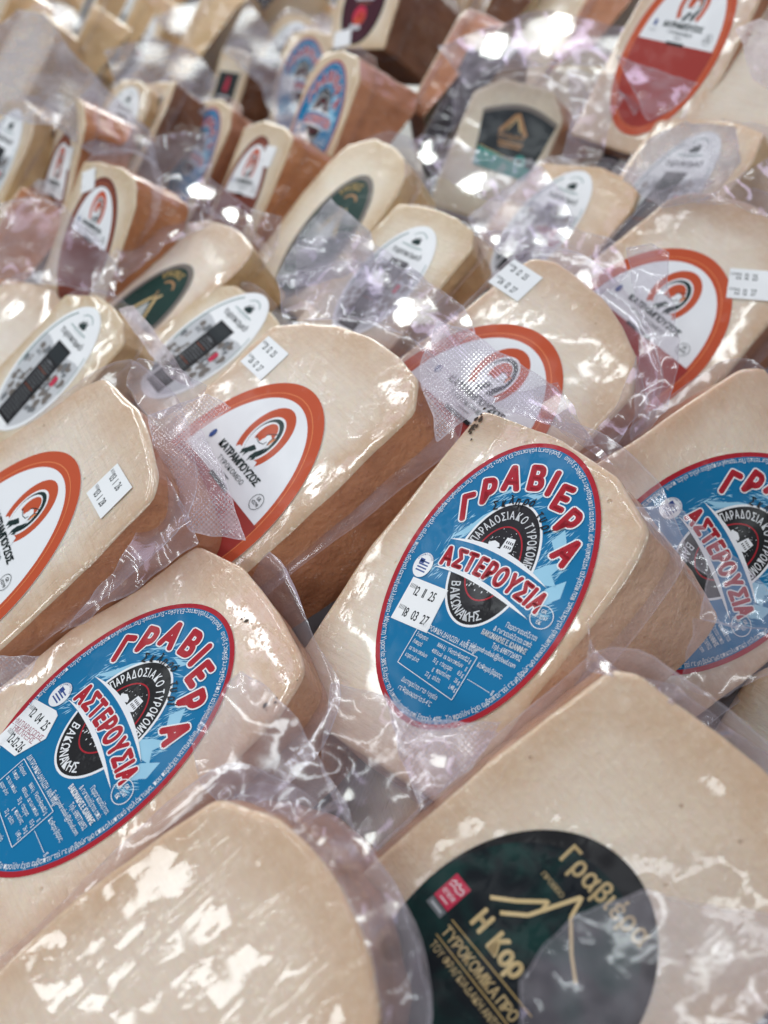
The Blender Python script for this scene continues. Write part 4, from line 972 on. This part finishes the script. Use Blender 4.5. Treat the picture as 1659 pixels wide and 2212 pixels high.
put_sticker(BUILT['T'], blank, -2.2, -2.6, 0); put_sticker(BUILT['T1'], blank, -2.4, .5, 0)
put_sticker(BUILT['S'], blank, -1.9, -5.2, .2)

# dark mould specks on the rolled edge of two wedges
def mould(root, x, y, seed, n=16, sx=.35, sy=.5):
    F = Flat(0.012); rnd = random.Random(seed)
    for _ in range(n):
        cx, cy, r = x + rnd.gauss(0, sx), y + rnd.gauss(0, sy), rnd.uniform(.02, .13)
        F.z = .010 + rnd.random() * .004
        F.poly([(cx + r * rnd.uniform(.5, 1) * math.cos(k * .785), cy + r * rnd.uniform(.6, 1.6) * math.sin(k * .785)) for k in range(8)], 'mould')
    o = obj('mould_speck', F.mesh('mould_speck'), root, False); return o
mould(BUILT['D'], -4.45, 6.9, 3, 18, .12, .45)
mould(BUILT['C'], 5.0, 6.2, 8, 6, .12, .5)
mould(BUILT['C'], .9, 7.6, 9, 3, .1, .1)

# ------------------------------------------------------------------ loose bag film
FL = [
 ('F', [(272, 833, 38), (285, 783, 37), (300, 772, 36.5), (390, 800, 35.5), (447, 833, 35), (440, 852, 35.5), (350, 905, 37), (318, 900, 37.5)], 'film_milky', .5, .5, .6),
 ('F', [(318, 898, 37.5), (447, 850, 35.5), (502, 880, 35.5), (432, 926, 36), (476, 1005, 35), (512, 1110, 34), (530, 1168, 33.5), (415, 1150, 35), (345, 1030, 37)], 'film_seal', .35, .4, .2),
 ('N', [(715, 428, 49), (800, 500, 48.5), (812, 560, 47), (740, 600, 46), (640, 622, 46), (596, 600, 47), (650, 500, 48.5)], 'film_sealm', .4, .3, .2),
 ('H', [(600, 596, 46), (700, 570, 46), (830, 560, 46), (930, 610, 44), (1000, 660, 43), (1030, 722, 41), (930, 772, 39), (880, 724, 40), (760, 690, 42), (610, 690, 44)], 'film_crumple', 1.0, .45, 1.2),
 ('N', [(640, 520, 47), (760, 500, 47.5), (880, 570, 46), (960, 640, 44), (900, 700, 42.5), (720, 690, 43.5), (640, 640, 45)], 'film', .9, .4, 1.0),
 ('G', [(905, 800, 37.5), (945, 690, 38.5), (1012, 713, 38.5), (1200, 836, 37.5), (1282, 958, 36.5), (1160, 905, 35), (1040, 880, 35), (945, 955, 36)], 'film_seal', .35, .35, .4),
 ('D', [(1042, 864, 33.5), (1205, 826, 36), (1284, 958, 35), (1330, 1010, 33), (1200, 925, 33.5)], 'film', .4, .4, .3),
 ('H', [(1351, 536, 42), (1408, 526, 42), (1446, 547, 41.5), (1441, 601, 41), (1458, 678, 40.5), (1468, 738, 40), (1462, 806, 39.5), (1440, 890, 38.5), (1362, 960, 38), (1376, 806, 39.5), (1384, 698, 40.5), (1366, 610, 41.5)], 'film_milky', .6, .45, .8),
 ('D', [(1372, 1095, 30), (1462, 1090, 29.5), (1540, 1160, 29), (1600, 1215, 29), (1670, 1284, 29), (1670, 1360, 28.5), (1591, 1357, 28), (1510, 1336, 28), (1530, 1245, 28.5), (1471, 1202, 29)], 'film_milky', .45, .45, .6),
 ('D', [(1500, 1336, 29), (1600, 1350, 29), (1675, 1362, 29), (1675, 1450, 28.5), (1545, 1512, 28), (1470, 1480, 28)], 'film', .4, .45, .5),
 ('B', [(1272, 1330, 28.5), (1282, 1400, 27.5), (1345, 1455, 26.5), (1460, 1478, 26.5), (1570, 1570, 26.5), (1675, 1640, 26.5), (1675, 1690, 25.5), (1560, 1600, 25), (1450, 1520, 25), (1320, 1462, 25.5), (1268, 1440, 26)], 'film', .3, .5, .3),
 ('C', [(715, 1475, 28.5), (830, 1500, 28.5), (905, 1565, 27.5), (1075, 1585, 27), (965, 1700, 25.5), (800, 1850, 24), (745, 1770, 25), (690, 1660, 27)], 'film', .5, .45, .8),
 ('D', [(830, 1495, 29), (905, 1555, 28), (1085, 1560, 27.5), (1020, 1660, 26), (905, 1740, 25.5), (860, 1620, 27)], 'film_seal', .4, .4, .5),
 ('C', [(412, 1600, 28.5), (432, 1556, 28.5), (520, 1448, 28.5), (560, 1468, 28), (645, 1556, 27), (700, 1660, 26), (747, 1738, 25), (640, 1785, 25), (590, 1774, 25.5), (478, 1735, 26.5), (430, 1690, 27.5)], 'film_milky', .6, .5, .9),
 ('C', [(480, 1735, 26.5), (560, 1690, 26.5), (640, 1700, 26), (640, 1790, 25), (590, 1830, 24.5), (510, 1760, 25.8)], 'film', .6, .6, 1.0),
 ('A', [(630, 1790, 23.5), (745, 1724, 24.5), (765, 1790, 24), (850, 1900, 23), (905, 2040, 22), (940, 2230, 21.5), (835, 2230, 20.5), (800, 2060, 20.5), (720, 1880, 21.5)], 'film_milky', .4, .4, .5),
 ('B', [(1244, 1975, 22), (1394, 1920, 22), (1489, 1950, 21.5), (1680, 1975, 21), (1680, 2230, 20), (1120, 2230, 20), (1125, 2120, 20.5), (1179, 2039, 21.3)], 'film_milky', .7, .3, 1.0),
 ('C', [(-15, 1420, 33), (85, 1414, 33), (62, 1462, 32.5), (-15, 1505, 32.5)], 'film_seal', .25, .5, .2),
 ('J', [(256, 668, 47), (288, 660, 47), (330, 710, 46), (395, 800, 44), (420, 840, 43), (370, 820, 43), (310, 745, 45)], 'film_frost', .4, .8, .6),
 ('J0', [(-15, 440, 56), (60, 425, 57), (130, 440, 57), (215, 520, 56), (262, 590, 54), (245, 640, 52), (120, 615, 52), (-15, 600, 52)], 'film_crumple', 1.2, .35, .8),
 ('L', [(308, 300, 64), (400, 285, 63), (470, 290, 62), (452, 385, 60), (540, 450, 58), (610, 470, 56), (590, 560, 54), (500, 490, 54), (420, 440, 56), (340, 400, 60)], 'film', 1.3, .3, .9),
 ('V', [(330, 400, 60), (430, 430, 57), (480, 470, 55), (360, 530, 54), (260, 610, 53), (240, 560, 55), (290, 480, 58)], 'film', .8, .4, .8),
 ('AL', [(-15, 60, 68), (40, 20, 70), (95, 30, 70), (180, 140, 69), (320, 280, 66), (345, 360, 64), (290, 330, 64), (200, 335, 62), (110, 270, 62), (-15, 250, 62)], 'film_fog', 1.4, .25, 1.0),
 ('Z', [(225, 110, 84), (330, 80, 86), (420, 110, 84), (470, 170, 80), (440, 250, 76), (390, 190, 78), (300, 200, 79), (250, 180, 80)], 'film_fog', 1.2, .25, .8),
 ('X', [(480, 110, 90), (535, 0, 96), (580, 60, 92), (640, 200, 84), (655, 260, 80), (600, 280, 80), (560, 180, 86)], 'film_fog', 1.0, .3, .8),
 ('R', [(945, 100, 62), (1050, 60, 66), (1180, 20, 68), (1350, 60, 66), (1424, 170, 62), (1370, 250, 59), (1300, 140, 62), (1200, 140, 60), (1090, 150, 60), (1010, 190, 60)], 'film_crumple', 1.3, .35, 1.0),
 ('BK', [(1225, 150, 60), (1330, 165, 60), (1345, 210, 59), (1320, 260, 58), (1300, 335, 57), (1215, 345, 57.5), (1235, 250, 59)], 'film', .7, .4, .6),
 ('R', [(915, 290, 62), (970, 300, 60), (1060, 335, 58), (1150, 345, 57), (1190, 400, 55), (1130, 440, 54), (1040, 430, 54), (930, 370, 58), (880, 310, 61)], 'film_crumple', .9, .4, .8),
 ('N', [(1085, 410, 53), (1170, 355, 54), (1215, 420, 52), (1240, 480, 50), (1180, 560, 48), (1110, 570, 48), (1040, 520, 50), (1010, 470, 52)], 'film_seal', .5, .4, .4),
 ('I', [(1050, 500, 50), (1200, 480, 50), (1330, 520, 48), (1360, 600, 45), (1290, 640, 43.5), (1180, 545, 46), (1080, 545, 48)], 'film_crumple', .8, .45, .9),
 ('Q', [(1330, 120, 56), (1385, 140, 55.5), (1510, 180, 54), (1455, 235, 53), (1400, 262, 53), (1370, 200, 54.5)], 'film_crumple', .8, .5, .9),
 ('P', [(1345, 390, 50), (1400, 300, 50), (1480, 262, 50), (1590, 275, 50), (1600, 350, 49), (1540, 430, 48), (1430, 450, 48)], 'film_fog', .5, .35, .4),
 ('P', [(1500, 440, 48), (1600, 380, 48.5), (1675, 330, 49), (1675, 480, 46.5), (1580, 440, 47)], 'film', .4, .5, .6),
 ('x0', [(330, 40, 112), (420, 0, 118), (520, 20, 116), (560, 80, 108), (470, 90, 104), (380, 80, 106)], 'film_fog', 1.2, .3, .9),
 ('x15', [(-15, 20, 110), (60, -10, 120), (150, 10, 118), (210, 70, 108), (120, 60, 106), (40, 80, 104)], 'film_fog', 1.2, .3, .9),
 ('x3', [(640, 100, 100), (690, 20, 108), (750, 60, 100), (735, 150, 92), (680, 170, 92)], 'film_fog', 1.0, .3, .9),
 ('x10', [(1590, 60, 50), (1640, 40, 50), (1690, 60, 50), (1690, 215, 49), (1625, 170, 49)], 'film_frost', .6, .5, .6),
 ('F', [(330, 975, 37), (400, 1100, 35), (430, 1170, 33.5), (300, 1270, 33), (130, 1370, 33), (240, 1240, 34.5), (320, 1100, 36)], 'film', .3, .4, .4),
 ('H', [(1374, 770, 39), (1400, 870, 38), (1330, 960, 36.5), (1260, 960, 36), (1330, 880, 37.5)], 'film', .3, .4, .3),
]
for n_, (k, pts, mat, amp, fr, cr) in enumerate(FL):
    flap(BUILT[k], pts, mat, amp, fr, n_ + 1, None, cr)

# ------------------------------------------------------------------ the shelf under the pile
bm = bmesh.new(); NX, NY = 24, 40
grid = [[bm.verts.new(Vector((-140 + 280 * i / NX, -40 + 380 * j / NY, (20.5 + .16 * (-40 + 380 * j / NY)))) * CM) for i in range(NX + 1)] for j in range(NY + 1)]
for j in range(NY):
    for i in range(NX): bm.faces.new((grid[j][i], grid[j][i + 1], grid[j + 1][i + 1], grid[j + 1][i]))
me = bpy.data.meshes.new('display_shelf'); bm.to_mesh(me); bm.free()
t = NT('shelf_metal'); p = t.n('ShaderNodeBsdfPrincipled'); t.l(p.outputs[0], t.out.inputs[0])
t.l(t.mix(t.ramp(t.noise(t.coords((1, 1, 1), 0, False), 6.0, 4.0), ((.3, 0.0), (.7, 1.0))), (.06, .045, .045, 1), (.10, .08, .08, 1)), p.inputs['Base Color'])
p.inputs['Roughness'].default_value = .45
me.materials.append(t.m); sh = obj('display_shelf', me); sh['kind'] = 'structure'
sh['label'] = 'dull shelf of the display under the piled cheese'; sh['category'] = 'shelf'
